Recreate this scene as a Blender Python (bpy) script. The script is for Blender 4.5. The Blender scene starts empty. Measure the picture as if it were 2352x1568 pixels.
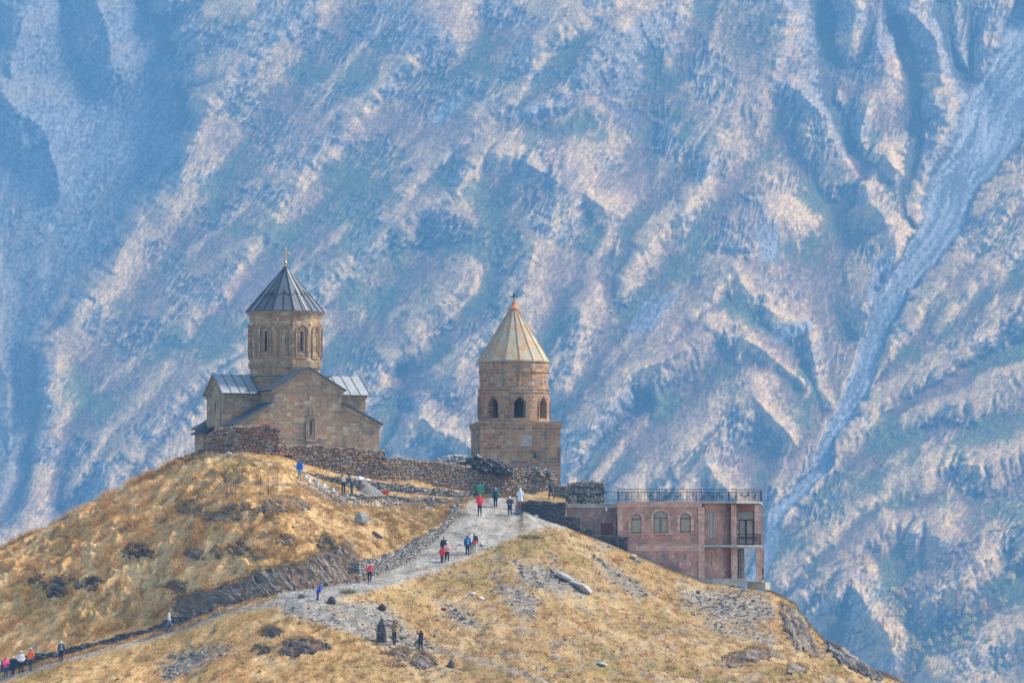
import bpy, math, random
import numpy as np


from mathutils import Vector, Matrix
from mathutils.bvhtree import BVHTree
random.seed(7)
SC = bpy.context.scene
COL = SC.collection
R = math.radians

# ------------------------------------------------------------------ camera
FOC = 9800.0           # focal length in units of a 2352 px wide picture
PITCH = R(3.3)
cam_d = bpy.data.cameras.new("camera"); cam = bpy.data.objects.new("camera", cam_d); COL.objects.link(cam)
cam_d.sensor_width = 36.0; cam_d.lens = 36.0 * FOC / 2352.0
cam_d.clip_start = 1.0; cam_d.clip_end = 20000.0
cam.location = (0, 0, 0); cam.rotation_euler = (R(90) + PITCH, 0, 0)
SC.camera = cam
# ------------------------------------------------------------------ light
SUN_EL, SUN_AZ = 47.0, 82.0      # azimuth measured clockwise from the view direction (+Y)
world = bpy.data.worlds.new("World"); SC.world = world; world.use_nodes = True
wn = world.node_tree
sky = wn.nodes.new("ShaderNodeTexSky"); sky.sky_type = 'NISHITA'; sky.sun_disc = False
sky.sun_elevation = R(SUN_EL); sky.sun_rotation = R(SUN_AZ); sky.altitude = 2100; sky.air_density = 1.0; sky.dust_density = 2.0
bg = wn.nodes["Background"]; bg.inputs[1].default_value = 0.15
wn.links.new(sky.outputs[0], bg.inputs[0])
sd = bpy.data.lights.new("sun", 'SUN'); sd.energy = 3.6; sd.angle = R(10); sd.color = (1.0, 0.90, 0.78)
sun = bpy.data.objects.new("sun", sd); COL.objects.link(sun)
S_DIR = Vector((math.sin(R(SUN_AZ)) * math.cos(R(SUN_EL)), math.cos(R(SUN_AZ)) * math.cos(R(SUN_EL)), math.sin(R(SUN_EL))))
sun.rotation_euler = S_DIR.to_track_quat('Z', 'Y').to_euler()
SC.view_settings.view_transform = 'Standard'; SC.view_settings.look = 'None'
SC.view_settings.exposure = 1.2; SC.view_settings.gamma = 1.0; SC.view_settings.use_curve_mapping = False
SC.cycles.volume_bounces = 0
SC.cycles.max_bounces = 4

# ------------------------------------------------------------------ measuring
CP, SP = math.cos(PITCH), math.sin(PITCH)
def W(px, py, Y):
    """point at distance Y along the view, seen at (px, py) of a 2352 x 1568 picture"""
    x = (px - 1176) / FOC; y = (784 - py) / FOC
    dy = CP - y * SP; dz = SP + y * CP
    return Vector((x / dy * Y, Y, dz / dy * Y))
def zat(py, Y): return W(1176, py, Y).z
def xat(px, Y, py=1150): return W(px, py, Y).x
def Wn(px, py, Y):
    x = (px - 1176) / FOC; y = (784 - py) / FOC
    dy = CP - y * SP; dz = SP + y * CP
    return x / dy * Y, Y, dz / dy * Y
def ray(px, py): return W(px, py, 1.0).normalized()

# ------------------------------------------------------------------ noise
def _h(ix, iy, seed):
    n = (ix.astype(np.int64) * 374761393 + iy.astype(np.int64) * 668265263 + seed * 1442695041) & 0xffffffff
    n = ((n ^ (n >> 13)) * 1274126177) & 0xffffffff
    return ((n ^ (n >> 16)) & 0xffff) / 65535.0
def gnoise(x, y, seed=0):
    x = np.asarray(x, float); y = np.asarray(y, float)
    x0 = np.floor(x); y0 = np.floor(y); fx = x - x0; fy = y - y0
    ux = fx * fx * fx * (fx * (fx * 6 - 15) + 10); uy = fy * fy * fy * (fy * (fy * 6 - 15) + 10)
    def g(i, j):
        a = _h(x0 + i, y0 + j, seed) * 6.2831853
        return np.cos(a) * (fx - i) + np.sin(a) * (fy - j)
    return ((g(0, 0) * (1 - ux) + g(1, 0) * ux) * (1 - uy) + (g(0, 1) * (1 - ux) + g(1, 1) * ux) * uy) * 1.5
def fbm(x, y, oct=4, seed=0, gain=0.5):
    s = 0; a = 1; t = 0
    for i in range(oct):
        s = s + a * gnoise(x * 2 ** i + 17.3 * i, y * 2 ** i - 9.1 * i, seed + i); t += a; a *= gain
    return s / t
def ridged(x, y, oct=6, seed=0, gain=0.5, lac=2.03):
    s = 0; a = 0.5; w = 1.0; f = 1.0
    for i in range(oct):
        n = 1 - np.abs(gnoise(x * f + 31.7 * i, y * f + 11.9 * i, seed + i)) * 1.6
        n = np.clip(n, 0, 1); n = n * n * w
        w = np.clip(n * 1.8, 0.25, 1)
        s = s + n * a; a *= gain; f *= lac
    return s
def sstep(a, b, x):
    t = np.clip((x - a) / (b - a), 0, 1); return t * t * (3 - 2 * t)
def seg_dist(x, y, pts):
    """distance to a polyline, arc length at the foot point, side"""
    best = np.full(x.shape, 1e9); arc = np.zeros(x.shape); side = np.zeros(x.shape); L = 0
    for (ax, ay), (bx, by) in zip(pts[:-1], pts[1:]):
        dx, dy = bx - ax, by - ay; l2 = dx * dx + dy * dy; l = math.sqrt(l2)
        t = np.clip(((x - ax) * dx + (y - ay) * dy) / l2, 0, 1)
        d = np.hypot(x - ax - t * dx, y - ay - t * dy)
        m = d < best
        best = np.where(m, d, best); arc = np.where(m, L + t * l, arc)
        side = np.where(m, np.sign((x - ax) * dy - (y - ay) * dx), side)
        L += l
    return best, arc, side, L
def poly_sd(x, y, poly):
    """signed distance to a polygon, negative inside"""
    x = np.asarray(x, float); y = np.asarray(y, float)
    d = np.full(x.shape, 1e9); ins = np.zeros(x.shape, bool); n = len(poly)
    for i in range(n):
        ax, ay = poly[i]; bx, by = poly[(i + 1) % n]
        dx, dy = bx - ax, by - ay
        t = np.clip(((x - ax) * dx + (y - ay) * dy) / (dx * dx + dy * dy + 1e-9), 0, 1)
        d = np.minimum(d, np.hypot(x - ax - t * dx, y - ay - t * dy))
        if ay != by:
            c = ((ay > y) != (by > y)) & (x < (bx - ax) * (y - ay) / (by - ay) + ax)
            ins ^= c
    return np.where(ins, -d, d)

# ------------------------------------------------------------------ tags
def tag(o, label=None, cat=None, group=None, kind=None):
    if label: o["label"] = label
    if cat: o["category"] = cat
    if group: o["group"] = group
    if kind: o["kind"] = kind
    return o
def thing(name, label, cat, loc=(0, 0, 0), group=None, rz=0.0):
    o = bpy.data.objects.new(name, None); COL.objects.link(o)
    o.location = loc; o.rotation_euler = (0, 0, rz); o.empty_display_size = 0.3
    return tag(o, label, cat, group)

# ------------------------------------------------------------------ materials
_M = {}
def new_mat(name):
    m = bpy.data.materials.new(name); m.use_nodes = True
    nt = m.node_tree
    return m, nt, nt.nodes["Principled BSDF"]
def N(nt, t, **kw):
    n = nt.nodes.new(t)
    for k, v in kw.items():
        if k.startswith("i_"): n.inputs[int(k[2:])].default_value = v
        else: setattr(n, k, v)
    return n
def ramp(nt, stops, interp='LINEAR'):
    r = nt.nodes.new("ShaderNodeValToRGB"); cr = r.color_ramp; cr.interpolation = interp
    while len(cr.elements) > 1: cr.elements.remove(cr.elements[-1])
    cr.elements[0].position = stops[0][0]; cr.elements[0].color = (*stops[0][1], 1)
    for p, c in stops[1:]:
        e = cr.elements.new(p); e.color = (*c, 1)
    return r
def mixc(nt, fac, a, b, blend='MIX'):
    m = nt.nodes.new("ShaderNodeMix"); m.data_type = 'RGBA'; m.blend_type = blend
    for sock, v in ((m.inputs[0], fac), (m.inputs[6], a), (m.inputs[7], b)):
        if isinstance(v, bpy.types.NodeSocket): nt.links.new(v, sock)
        elif isinstance(v, (int, float)): sock.default_value = v
        else: sock.default_value = (*v, 1)
    return m.outputs[2]
def noise(nt, scale, detail=4, rough=0.55, vec=None):
    n = nt.nodes.new("ShaderNodeTexNoise"); n.inputs["Scale"].default_value = scale
    n.inputs["Detail"].default_value = detail; n.inputs["Roughness"].default_value = rough
    if vec is not None: nt.links.new(vec, n.inputs["Vector"])
    return n
def objco(nt): return nt.nodes.new("ShaderNodeTexCoord").outputs["Object"]
def bump(nt, h, strength, dist, bsdf):
    b = nt.nodes.new("ShaderNodeBump"); b.inputs["Strength"].default_value = strength; b.inputs["Distance"].default_value = dist
    nt.links.new(h, b.inputs["Height"]); nt.links.new(b.outputs[0], bsdf.inputs["Normal"])

def plain(name, c, rough=0.7, var=0.15, scale=6.0, metal=0.0, spec=0.3):
    """solid colour with soft mottling"""
    k = (name, c)
    if k in _M: return _M[k]
    m, nt, b = new_mat(name)
    n = noise(nt, scale, 5, 0.6, objco(nt))
    r = ramp(nt, [(0.3, tuple(x * (1 - var) for x in c)), (0.7, tuple(min(1, x * (1 + var)) for x in c))])
    nt.links.new(n.outputs[0], r.inputs[0]); nt.links.new(r.outputs[0], b.inputs["Base Color"])
    b.inputs["Roughness"].default_value = rough; b.inputs["Metallic"].default_value = metal
    b.inputs["Specular IOR Level"].default_value = spec
    _M[k] = m; return m

def ashlar(name, pal, bw=0.62, rh=0.33, mortar=(0.36, 0.31, 0.25), stain=(0.10, 0.085, 0.07), bumps=0.4, seed=0.0, msize=0.012, rh2=0.74, slo=0.52):
    """squared stone blocks of mixed tint; uv is in metres along the wall"""
    m, nt, b = new_mat(name)
    uv = nt.nodes.new("ShaderNodeUVMap").outputs[0]
    oc = objco(nt)
    nz = noise(nt, 1.3, 2, 0.5, uv)
    va = N(nt, "ShaderNodeVectorMath", operation='MULTIPLY_ADD'); nt.links.new(nz.outputs["Color"], va.inputs[0])
    va.inputs[1].default_value = (0.05, 0.05, 0); nt.links.new(uv, va.inputs[2])
    vb = N(nt, "ShaderNodeVectorMath", operation='ADD'); nt.links.new(va.outputs[0], vb.inputs[0]); vb.inputs[1].default_value = (seed, seed * 0.37, 0)
    def brick(w, h, off, sq):
        t = nt.nodes.new("ShaderNodeTexBrick"); t.inputs["Scale"].default_value = 1.0
        t.inputs["Brick Width"].default_value = w; t.inputs["Row Height"].default_value = h
        t.inputs["Mortar Size"].default_value = msize; t.inputs["Mortar Smooth"].default_value = 0.3
        t.inputs["Color1"].default_value = (0, 0, 0, 1); t.inputs["Color2"].default_value = (1, 1, 1, 1); t.inputs["Mortar"].default_value = (0.5, 0.5, 0.5, 1)
        t.offset = off; t.squash = sq; t.squash_frequency = 3; nt.links.new(vb.outputs[0], t.inputs["Vector"]); return t
    t1 = brick(bw, rh, 0.43, 0.7); t2 = brick(bw * 1.15, rh * rh2, 0.31, 1.4)
    big = noise(nt, 0.55, 2, 0.5, oc)
    sel = ramp(nt, [(0.49, (0, 0, 0)), (0.51, (1, 1, 1))]); nt.links.new(big.outputs[0], sel.inputs[0])
    val = mixc(nt, sel.outputs[0], t1.outputs[0], t2.outputs[0])
    fac = mixc(nt, sel.outputs[0], t1.outputs[1], t2.outputs[1])
    n = len(pal); pr = ramp(nt, [(i / n, c) for i, c in enumerate(pal)], 'CONSTANT'); nt.links.new(val, pr.inputs[0])
    avg = tuple(sum(c[i] for c in pal) / n for i in range(3))
    fine = noise(nt, 7, 6, 0.65, oc); fr = ramp(nt, [(0.25, (0.62, 0.62, 0.62)), (0.75, (1.25, 1.25, 1.25))]); nt.links.new(fine.outputs[0], fr.inputs[0])
    c = mixc(nt, 1.0, pr.outputs[0], fr.outputs[0], 'MULTIPLY')
    c = mixc(nt, fac, c, mortar)
    st = noise(nt, 0.9, 6, 0.7, oc); sr = ramp(nt, [(slo, (0, 0, 0)), (slo + 0.2, (0.75, 0.75, 0.75))]); nt.links.new(st.outputs[0], sr.inputs[0])
    c = mixc(nt, sr.outputs[0], c, stain)
    mp_ = N(nt, "ShaderNodeMapping"); mp_.inputs["Scale"].default_value = (2.6, 2.6, 0.22); nt.links.new(oc, mp_.inputs[0])
    s2 = noise(nt, 1.0, 5, .65, mp_.outputs[0]); s2r = ramp(nt, [(0.50, (0, 0, 0)), (0.70, (0.55, 0.55, 0.55))]); nt.links.new(s2.outputs[0], s2r.inputs[0]); c = mixc(nt, s2r.outputs[0], c, tuple(x * 0.8 for x in stain))
    nt.links.new(c, b.inputs["Base Color"]); b.inputs["Roughness"].default_value = 0.9; b.inputs["Specular IOR Level"].default_value = 0.15
    inv = N(nt, "ShaderNodeMath", operation='SUBTRACT'); inv.inputs[0].default_value = 1.0; nt.links.new(fac, inv.inputs[1])
    ad = N(nt, "ShaderNodeMath", operation='MULTIPLY_ADD'); nt.links.new(fine.outputs[0], ad.inputs[0]); ad.inputs[1].default_value = 0.8; nt.links.new(inv.outputs[0], ad.inputs[2])
    bump(nt, ad.outputs[0], bumps, 0.03, b)
    return m

def stone_mat(name, rough=0.92, tint=(1, 1, 1)):
    """stones that carry their own colour in the 'col' attribute"""
    m, nt, b = new_mat(name)
    at = nt.nodes.new("ShaderNodeAttribute"); at.attribute_name = "col"
    n = noise(nt, 9, 6, 0.7, objco(nt)); r = ramp(nt, [(0.25, (0.55, 0.55, 0.55)), (0.75, (1.35, 1.35, 1.35))]); nt.links.new(n.outputs[0], r.inputs[0])
    c = mixc(nt, 1.0, at.outputs["Color"], r.outputs[0], 'MULTIPLY')
    nt.links.new(c, b.inputs["Base Color"]); b.inputs["Roughness"].default_value = rough; b.inputs["Specular IOR Level"].default_value = 0.2
    bump(nt, n.outputs[0], 0.5, 0.03, b)
    return m
M_STONE = stone_mat("dry_stone")

# ------------------------------------------------------------------ mesh builder
class MB:
    def __init__(s): s.v = []; s.f = []; s.c = []; s.uv = {}
    def face(s, pts, col=None, uv=None):
        n = len(s.v); s.v.extend([tuple(p) for p in pts]); s.f.append(tuple(range(n, n + len(pts)))); s.c.append(col)
        if uv: s.uv[len(s.f) - 1] = uv
    def add(s, vs, fs, col=None):
        n = len(s.v); s.v.extend([tuple(p) for p in vs])
        for f in fs: s.f.append(tuple(i + n for i in f)); s.c.append(col)
    def box(s, x0, x1, y0, y1, z0, z1, col=None, M=None):
        vs = [Vector((x, y, z)) for z in (z0, z1) for y in (y0, y1) for x in (x0, x1)]
        if M is not None: vs = [M @ v for v in vs]
        s.add(vs, [(0, 2, 3, 1), (4, 5, 7, 6), (0, 1, 5, 4), (2, 6, 7, 3), (0, 4, 6, 2), (1, 3, 7, 5)], col)
    def beam(s, p, q, w, h=None, up=Vector((0, 0, 1)), col=None):
        p = Vector(p); q = Vector(q); h = h or w; d = (q - p).normalized()
        sd = d.cross(up)
        if sd.length < 1e-4: sd = d.cross(Vector((1, 0, 0)))
        sd.normalize(); u2 = sd.cross(d)
        vs = [e + sd * a * w / 2 + u2 * b * h / 2 for e in (p, q) for a, b in ((-1, -1), (1, -1), (1, 1), (-1, 1))]
        s.add(vs, [(0, 1, 2, 3), (7, 6, 5, 4), (0, 4, 5, 1), (1, 5, 6, 2), (2, 6, 7, 3), (3, 7, 4, 0)], col)
    def tube(s, pts, r, n=6, col=None, cap=True):
        pts = [Vector(p) for p in pts]; rs = r if isinstance(r, (list, tuple)) else [r] * len(pts); rings = []
        for i, p in enumerate(pts):
            d = (pts[min(i + 1, len(pts) - 1)] - pts[max(i - 1, 0)]).normalized()
            a = d.cross(Vector((0.3, 0.2, 1)));  a = a.normalized() if a.length > 1e-3 else Vector((1, 0, 0)); b = d.cross(a)
            rings.append([p + (a * math.cos(t) + b * math.sin(t)) * rs[i] for t in [6.28318 * k / n for k in range(n)]])
        vs = [v for g in rings for v in g]; fs = []
        for i in range(len(pts) - 1):
            for k in range(n): fs.append((i * n + k, i * n + (k + 1) % n, (i + 1) * n + (k + 1) % n, (i + 1) * n + k))
        if cap: fs.append(tuple(range(n - 1, -1, -1))); fs.append(tuple(range((len(pts) - 1) * n, len(pts) * n)))
        s.add(vs, fs, col)
    def lathe(s, cx, cy, prof, n, a0=0.0, col=None, cap=False):
        """prof = [(r, z)]; n facets; a0 turns the first vertex; uv runs round the wall"""
        for (r0, z0), (r1, z1) in zip(prof[:-1], prof[1:]):
            for k in range(n):
                t0 = a0 + 6.2831853 * k / n; t1 = a0 + 6.2831853 * (k + 1) / n
                P = [(cx + r0 * math.cos(t0), cy + r0 * math.sin(t0), z0), (cx + r0 * math.cos(t1), cy + r0 * math.sin(t1), z0),
                     (cx + r1 * math.cos(t1), cy + r1 * math.sin(t1), z1), (cx + r1 * math.cos(t0), cy + r1 * math.sin(t0), z1)]
                rr = max(r0, r1); v1 = z0 + math.hypot(r1 - r0, z1 - z0)
                U = [(t0 * rr, z0), (t1 * rr, z0), (t1 * rr, v1), (t0 * rr, v1)]
                if r1 < 1e-4: P = P[:3]; U = U[:3]
                elif r0 < 1e-4: P = [P[0], P[2], P[3]]; U = [U[0], U[2], U[3]]
                s.face(P, col, U)
    def ball(s, c, r, n=8, sz=(1, 1, 1), col=None):
        c = Vector(c); vs = []; fs = []
        for i in range(n + 1):
            ph = math.pi * i / n
            for k in range(2 * n):
                t = math.pi * k / n
                vs.append((c.x + r * sz[0] * math.sin(ph) * math.cos(t), c.y + r * sz[1] * math.sin(ph) * math.sin(t), c.z + r * sz[2] * math.cos(ph)))
        for i in range(n):
            for k in range(2 * n):
                a = i * 2 * n + k; b = i * 2 * n + (k + 1) % (2 * n); fs.append((a, a + 2 * n, b + 2 * n, b))
        s.add(vs, fs, col)
    def build(s, name, mat, parent=None, smooth=False, loc=None):
        off = Vector(parent.location) if parent is not None else (Vector(loc) if loc is not None else Vector((0, 0, 0)))
        V = np.array(s.v, dtype=np.float64).reshape(-1, 3)
        if parent is not None and parent.rotation_euler.z:
            a = -parent.rotation_euler.z; V = V - np.array(off); c, q = math.cos(a), math.sin(a)
            V = np.stack([V[:, 0] * c - V[:, 1] * q, V[:, 0] * q + V[:, 1] * c, V[:, 2]], 1)
        else: V = V - np.array(off)
        me = bpy.data.meshes.new(name)
        me.from_pydata(V.tolist(), [], s.f)
        if any(c is not None for c in s.c):
            a = me.attributes.new("col", 'FLOAT_COLOR', 'FACE')
            arr = np.array([(*(c or (0.3, 0.3, 0.3)), 1.0) for c in s.c], dtype=np.float32)
            a.data.foreach_set("color", arr.ravel())
        uvl = me.uv_layers.new(name="UVMap")
        buf = np.zeros((len(me.loops), 2), dtype=np.float32); li = 0
        for fi, f in enumerate(s.f):
            k = len(f); u = s.uv.get(fi)
            if u: buf[li:li + k] = u
            else:
                P = V[list(f)]; n = np.cross(P[1] - P[0], P[2] - P[0] if k == 3 else P[-1] - P[0]); L = np.linalg.norm(n)
                n = n / L if L > 1e-12 else np.array([0, 0, 1.0])
                if abs(n[2]) > 0.93: buf[li:li + k] = P[:, :2]
                else:
                    t = np.array([-n[1], n[0], 0]); t /= np.linalg.norm(t)
                    if t[0] < 0: t = -t
                    w = np.cross(n, t); w = w if w[2] > 0 else -w
                    buf[li:li + k, 0] = P @ t + 3.7 * round(float(n[0]), 1); buf[li:li + k, 1] = P @ w
            li += k
        uvl.data.foreach_set("uv", buf.ravel())
        if smooth: me.polygons.foreach_set("use_smooth", [True] * len(me.polygons))
        me.materials.append(mat); me.update()
        o = bpy.data.objects.new(name, me); COL.objects.link(o)
        if parent is not None: o.parent = parent
        elif loc is not None: o.location = off
        return o

def grid_mesh(name, X, Y, Z, mat, attrs=None, loc=None):
    """heightfield-like grid, rows x cols; attrs {name: (rows, cols, 4)}"""
    nr, nc = X.shape
    co = np.stack([X, Y, Z], -1).reshape(-1, 3).astype(np.float32)
    i = np.arange((nr - 1) * (nc - 1)); r = i // (nc - 1); c = i % (nc - 1); a = r * nc + c
    q = np.stack([a, a + 1, a + nc + 1, a + nc], 1).astype(np.int32)
    me = bpy.data.meshes.new(name)
    me.vertices.add(len(co)); me.vertices.foreach_set("co", co.ravel())
    me.loops.add(q.size); me.loops.foreach_set("vertex_index", q.ravel())
    me.polygons.add(len(q)); me.polygons.foreach_set("loop_start", np.arange(0, q.size, 4, dtype=np.int32))
    me.polygons.foreach_set("use_smooth", np.ones(len(q), bool))
    me.update(calc_edges=True)
    for k, v in (attrs or {}).items():
        at = me.attributes.new(k, 'FLOAT_COLOR', 'POINT'); at.data.foreach_set("color", v.reshape(-1, 4).astype(np.float32).ravel())
    me.materials.append(mat)
    o = bpy.data.objects.new(name, me); COL.objects.link(o); return o, co, q
# ================================================================== GROUND (the hill)
def knots(tab):
    """[(px, py, Y)] or [(px, 'z', z, Y)] -> px, z, Y arrays"""
    P = []; Z = []; D = []
    for t in tab:
        if t[1] == 'z': P.append(t[0]); Z.append(t[2]); D.append(t[3])
        else: P.append(t[0]); Z.append(zat(t[1], t[2])); D.append(t[2])
    return np.array(P, float), np.array(Z), np.array(D)
kB = [(-500,1700,345),(-100,1592,340),(0,1562,338),(50,1550,337.5),(150,1514,336),(280,1482,335),(391,1455,334),(520,1408,330),(640,1388,327),(700,1384,326),(760,1376,327.5),(850,1356,331),(930,1332,337),(1000,1312,341.5),(1100,1268,348.5),(1180,1232,354),(1235,1212,357.5),(1262,1206,359.5),(1300,1213,360.3),(1370,1238,361),(1440,1264,361.8),(1500,1290,361.7),(1590,1327,361.5),(1620,1340,361.4),(1700,1350,361.6),(1770,1360,361),(1820,1386,360),(1860,1440,357),(1885,1468,355),(1926,1480,354),(1980,1524,352),(2030,1552,350),(2080,1574,348),(2350,1700,340),(2900,1950,330)]
kC = [(-500,1670,347),(-100,1575,342),(0,1547,340),(150,1508,338),(280,1474,337),(391,1443,336),(520,1396,332),(640,1362,331),(760,1345,333),(830,1330,336),(930,1292,345),(1000,1240,352),(1060,1180,359),(1075,1150,362.5),(1100,1145,364),(1190,1141,366.5),(1201,1169,361.2),(1250,1188,360.9),(1300,1206,361),(1340,1227,361.4),(1440,1266,362.2),(1500,1291,362.2),(1590,1328,362),(1700,1351,362.6),(1770,1361,362),(1820,1387,361),(1860,1441,358),(1885,1469,356),(1980,1525,353),(2080,1575,349),(2350,1701,341),(2900,1951,331)]
kD = [(-500,1620,350),(0,1500,344),(130,1470,341.5),(300,1425,340),(380,1395,338.5),(400,1376,338.2),(470,1356,336.5),(560,1330,335),(600,1305,335),(700,1290,335.5),(830,1288,338),(930,1264,346),(1000,1216,353),(1060,1162,360.5),(1075,1148.5,363),(1100,1143.5,364.4),(1190,1139.5,367),(1201,1152,362),(1250,1152.5,361.8),(1298,1158,362),(1306,'z',4.6,362.2),(1440,'z',4.3,363),(1450,'z',2.6,364),(1500,'z',2.2,364),(1590,'z',0.9,364),(1700,'z',0,365),(1770,'z',-0.6,364.5),(1820,'z',-1.6,363),(1860,'z',-3.6,360),(1885,'z',-4.6,358),(1980,'z',-6.6,355),(2080,'z',-8.5,351),(2350,'z',-12.8,343),(2900,'z',-20,333)]
kE = [(-500,1440,372),(0,1257,366),(100,1217,365),(160,1186,364.5),(200,1158,364),(300,1108,363),(400,1066,362),(480,1046,359),(560,1041,356),(640,1060,354),(690,1098,353),(750,1126,354),(830,1146,356),(1000,1152,360),(1060,1153,362),(1075,1147,363.5),(1100,1141,364.9),(1200,1137,368),(1290,1140,370.5),(1300,1141,370.5),(1306,'z',4.4,367.8),(1440,'z',4.3,366),(1450,'z',2.6,368),(1590,'z',1.2,368),(1700,'z',-0.6,369),(1770,'z',-1.6,367),(1820,'z',-3,366),(1860,'z',-5,362),(1980,'z',-8.6,358),(2080,'z',-10.5,354),(2350,'z',-15,346),(2900,'z',-22,336)]
kE2 = [(-500,'z',-3.9,374),(0,'z',3.0,368),(200,'z',6.6,366),(400,'z',10.3,362.8),(480,1044,360.9),(560,1040,359.2),(640,1046,359.3),(690,1065,360.2),(760,1083,361),(885,1104,362.8),(1000,1123,365.1),(1100,1137,366.8),(1200,1134,368.8),(1270,1128,370.5),(1298,1139,371.5),(1306,'z',7.2,368.6),(1420,'z',7.1,368.8),(1440,'z',3,369),(1590,'z',0,372),(1700,'z',-3,374),(1860,'z',-8,368),(1980,'z',-12,364),(2080,'z',-14,360),(2350,'z',-19,352),(2900,'z',-26,342)]
kF = [(-500,'z',-6,380),(0,'z',1.6,374),(200,'z',5.3,372),(400,'z',9.6,368),(470,'z',11.0,362.9),(640,'z',11.1,360.4),(900,'z',10.9,364.0),(1070,'z',10.4,367.6),(1160,'z',9.4,370),(1250,'z',8.9,372),(1298,'z',8.1,373),(1330,'z',7.3,372),(1420,'z',7.0,372),(1440,'z',2,375),(1700,'z',-8,382),(1980,'z',-18,375),(2350,'z',-26,362),(2900,'z',-33,352)]
kG = [(-500,'z',-16,400),(0,'z',-5,396),(350,'z',5,396),(470,'z',10.2,396),(640,'z',11.2,396),(1070,'z',10.6,396),(1290,'z',6,396),(1420,'z',2,392),(1700,'z',-22,405),(2900,'z',-50,380)]
def flat(z, Y): return [(-500, 'z', z, Y), (2900, 'z', z, Y)]
kA = [(-500,1800,306),(700,1700,302),(1176,1700,300),(1900,1720,312),(2350,1800,318),(2900,2050,312)]
keys = [flat(-1.9, -8), flat(-2.4, 14), flat(-22, 90), flat(-26, 220), kA, kB, kC, kD, None, kE, kE2, kF, kG, flat(-25, 440), flat(-160, 720), flat(-300, 1500), flat(-330, 2500)]
cols = np.unique(np.concatenate([np.arange(-500, -40, 14), np.arange(-40, 2392, 3.2), np.arange(2392, 2900, 16), [2900]]))
K = []
for k in keys:
    if k is None: K.append(None); continue
    p, z, d = knots(k); K.append((np.interp(cols, p, z), np.interp(cols, p, d)))
for i, k in enumerate(K):
    if k is None:
        (z0, d0), (z1, d1) = K[i - 1], K[i + 1]
        t = 0.40 + 0 * cols; zz = z0 + (z1 - z0) * 0.55; dd = d0 + (d1 - d0) * t
        w = np.clip((1000 - cols) / 200, 0, 1)
        K[i] = (zz * w + (z0 + z1) / 2 * (1 - w), dd * w + (d0 + d1) / 2 * (1 - w))
nrow = [2, 4, 6, 14, 112, 40, 26, 62, 84, 22, 6, 8, 8, 10, 10, 8]
gz = []; gd = []; gk = []
for i, n in enumerate(nrow):
    (z0, d0), (z1, d1) = K[i], K[i + 1]
    for j in range(n):
        t = j / n; gz.append(z0 + (z1 - z0) * t); gd.append(d0 + (d1 - d0) * t); gk.append(i + t)
gz.append(K[-1][0]); gd.append(K[-1][1]); gk.append(len(nrow))
GZ = np.array(gz); GY = np.array(gd); GK = np.array(gk)
def smooth_rows(a, n):
    for _ in range(n): a[1:-1] = (a[:-2] + 2 * a[1:-1] + a[2:]) / 4
    return a
# soften only the open slopes, never the walls' steps
rs = (GK > 4.2) & (GK < 5.0); idx = np.where(rs)[0]
PXg = np.broadcast_to(cols, GZ.shape)
GXf = lambda Y: (PXg - 1176) / FOC * Y / CP
GX = GXf(GY)
kk = np.broadcast_to(GK[:, None], GZ.shape)
# screen row of every ground vertex
def scr(X, Y, Z):
    u = Y * CP + Z * SP; v = Z * CP - Y * SP
    return 1176 + FOC * X / u, 784 - FOC * v / u
SX, SY = scr(GX, np.maximum(GY, 1), GZ)
# how rough is the ground here
slope_fg = sstep(3.9, 4.1, kk) * (1 - sstep(4.86, 5.0, kk))
hill = sstep(7.0, 7.12, kk) * (1 - sstep(8.9, 9.0, kk)) * (1 - sstep(850, 1100, PXg) * 0.5) + sstep(6.3, 7.0, kk) * (1 - sstep(7, 7.1, kk)) * (PXg < 830) * 0.6
rough = np.clip(slope_fg * 0.8 + hill, 0, 1)
bumpz = 0.45 * fbm(GX / 3.1, GY / 3.4, 3, 11) + 0.26 * fbm(GX / 1.0, GY / 1.0, 3, 23)
lush = sstep(1000, 500, PXg)
hum = np.clip(ridged(GX / 2.3, GY / 2.3, 3, 41) - 0.30, 0, 1) * 1.25 * lush * hill * sstep(0.35, -0.1, gnoise(GX / 9, GY / 9, 5)) * (1 - sstep(8.6, 9.0, kk) * 0.6)
GZ = GZ + rough * bumpz + hum
pathm = sstep(4.97, 5.02, kk) * (1 - sstep(5.98, 6.05, kk)) * (PXg < 1300) * (PXg > -500)
GZ = GZ + pathm * 0.06 * fbm(GX / 1.2, GY / 1.2, 4, 77)
far = sstep(12.5, 14, kk); GZ = GZ + far * 26 * fbm(GX / 160, GY / 160, 4, 91)
SX, SY = scr(GX, np.maximum(GY, 1), GZ)

def gp(px, py, off=0.0):
    """the ground point seen at (px, py): the nearest one along the ray"""
    c = np.interp(px, cols, np.arange(len(cols))); c0 = int(min(c, len(cols) - 2)); t = c - c0
    sy = SY[:, c0] * (1 - t) + SY[:, c0 + 1] * t
    st = int(np.searchsorted(GK, 3.9))
    for r in range(st, len(sy) - 1):
        if sy[r] >= py > sy[r + 1]:
            q = (sy[r] - py) / (sy[r] - sy[r + 1])
            f = lambda A: (A[r, c0] * (1 - t) + A[r, c0 + 1] * t) * (1 - q) + (A[r + 1, c0] * (1 - t) + A[r + 1, c0 + 1] * t) * q
            return Vector((f(GX), f(GY), f(GZ) + off))
    r = st + int(np.argmin(sy[st:int(np.searchsorted(GK, 10))]))
    return Vector((GX[r, c0], GY[r, c0], GZ[r, c0] + off))
def gzat(px, Y):
    """ground height under (px, Y)"""
    c0 = int(np.clip(np.searchsorted(cols, px), 0, len(cols) - 1)); return float(np.interp(Y, GY[:, c0], GZ[:, c0]))

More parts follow.
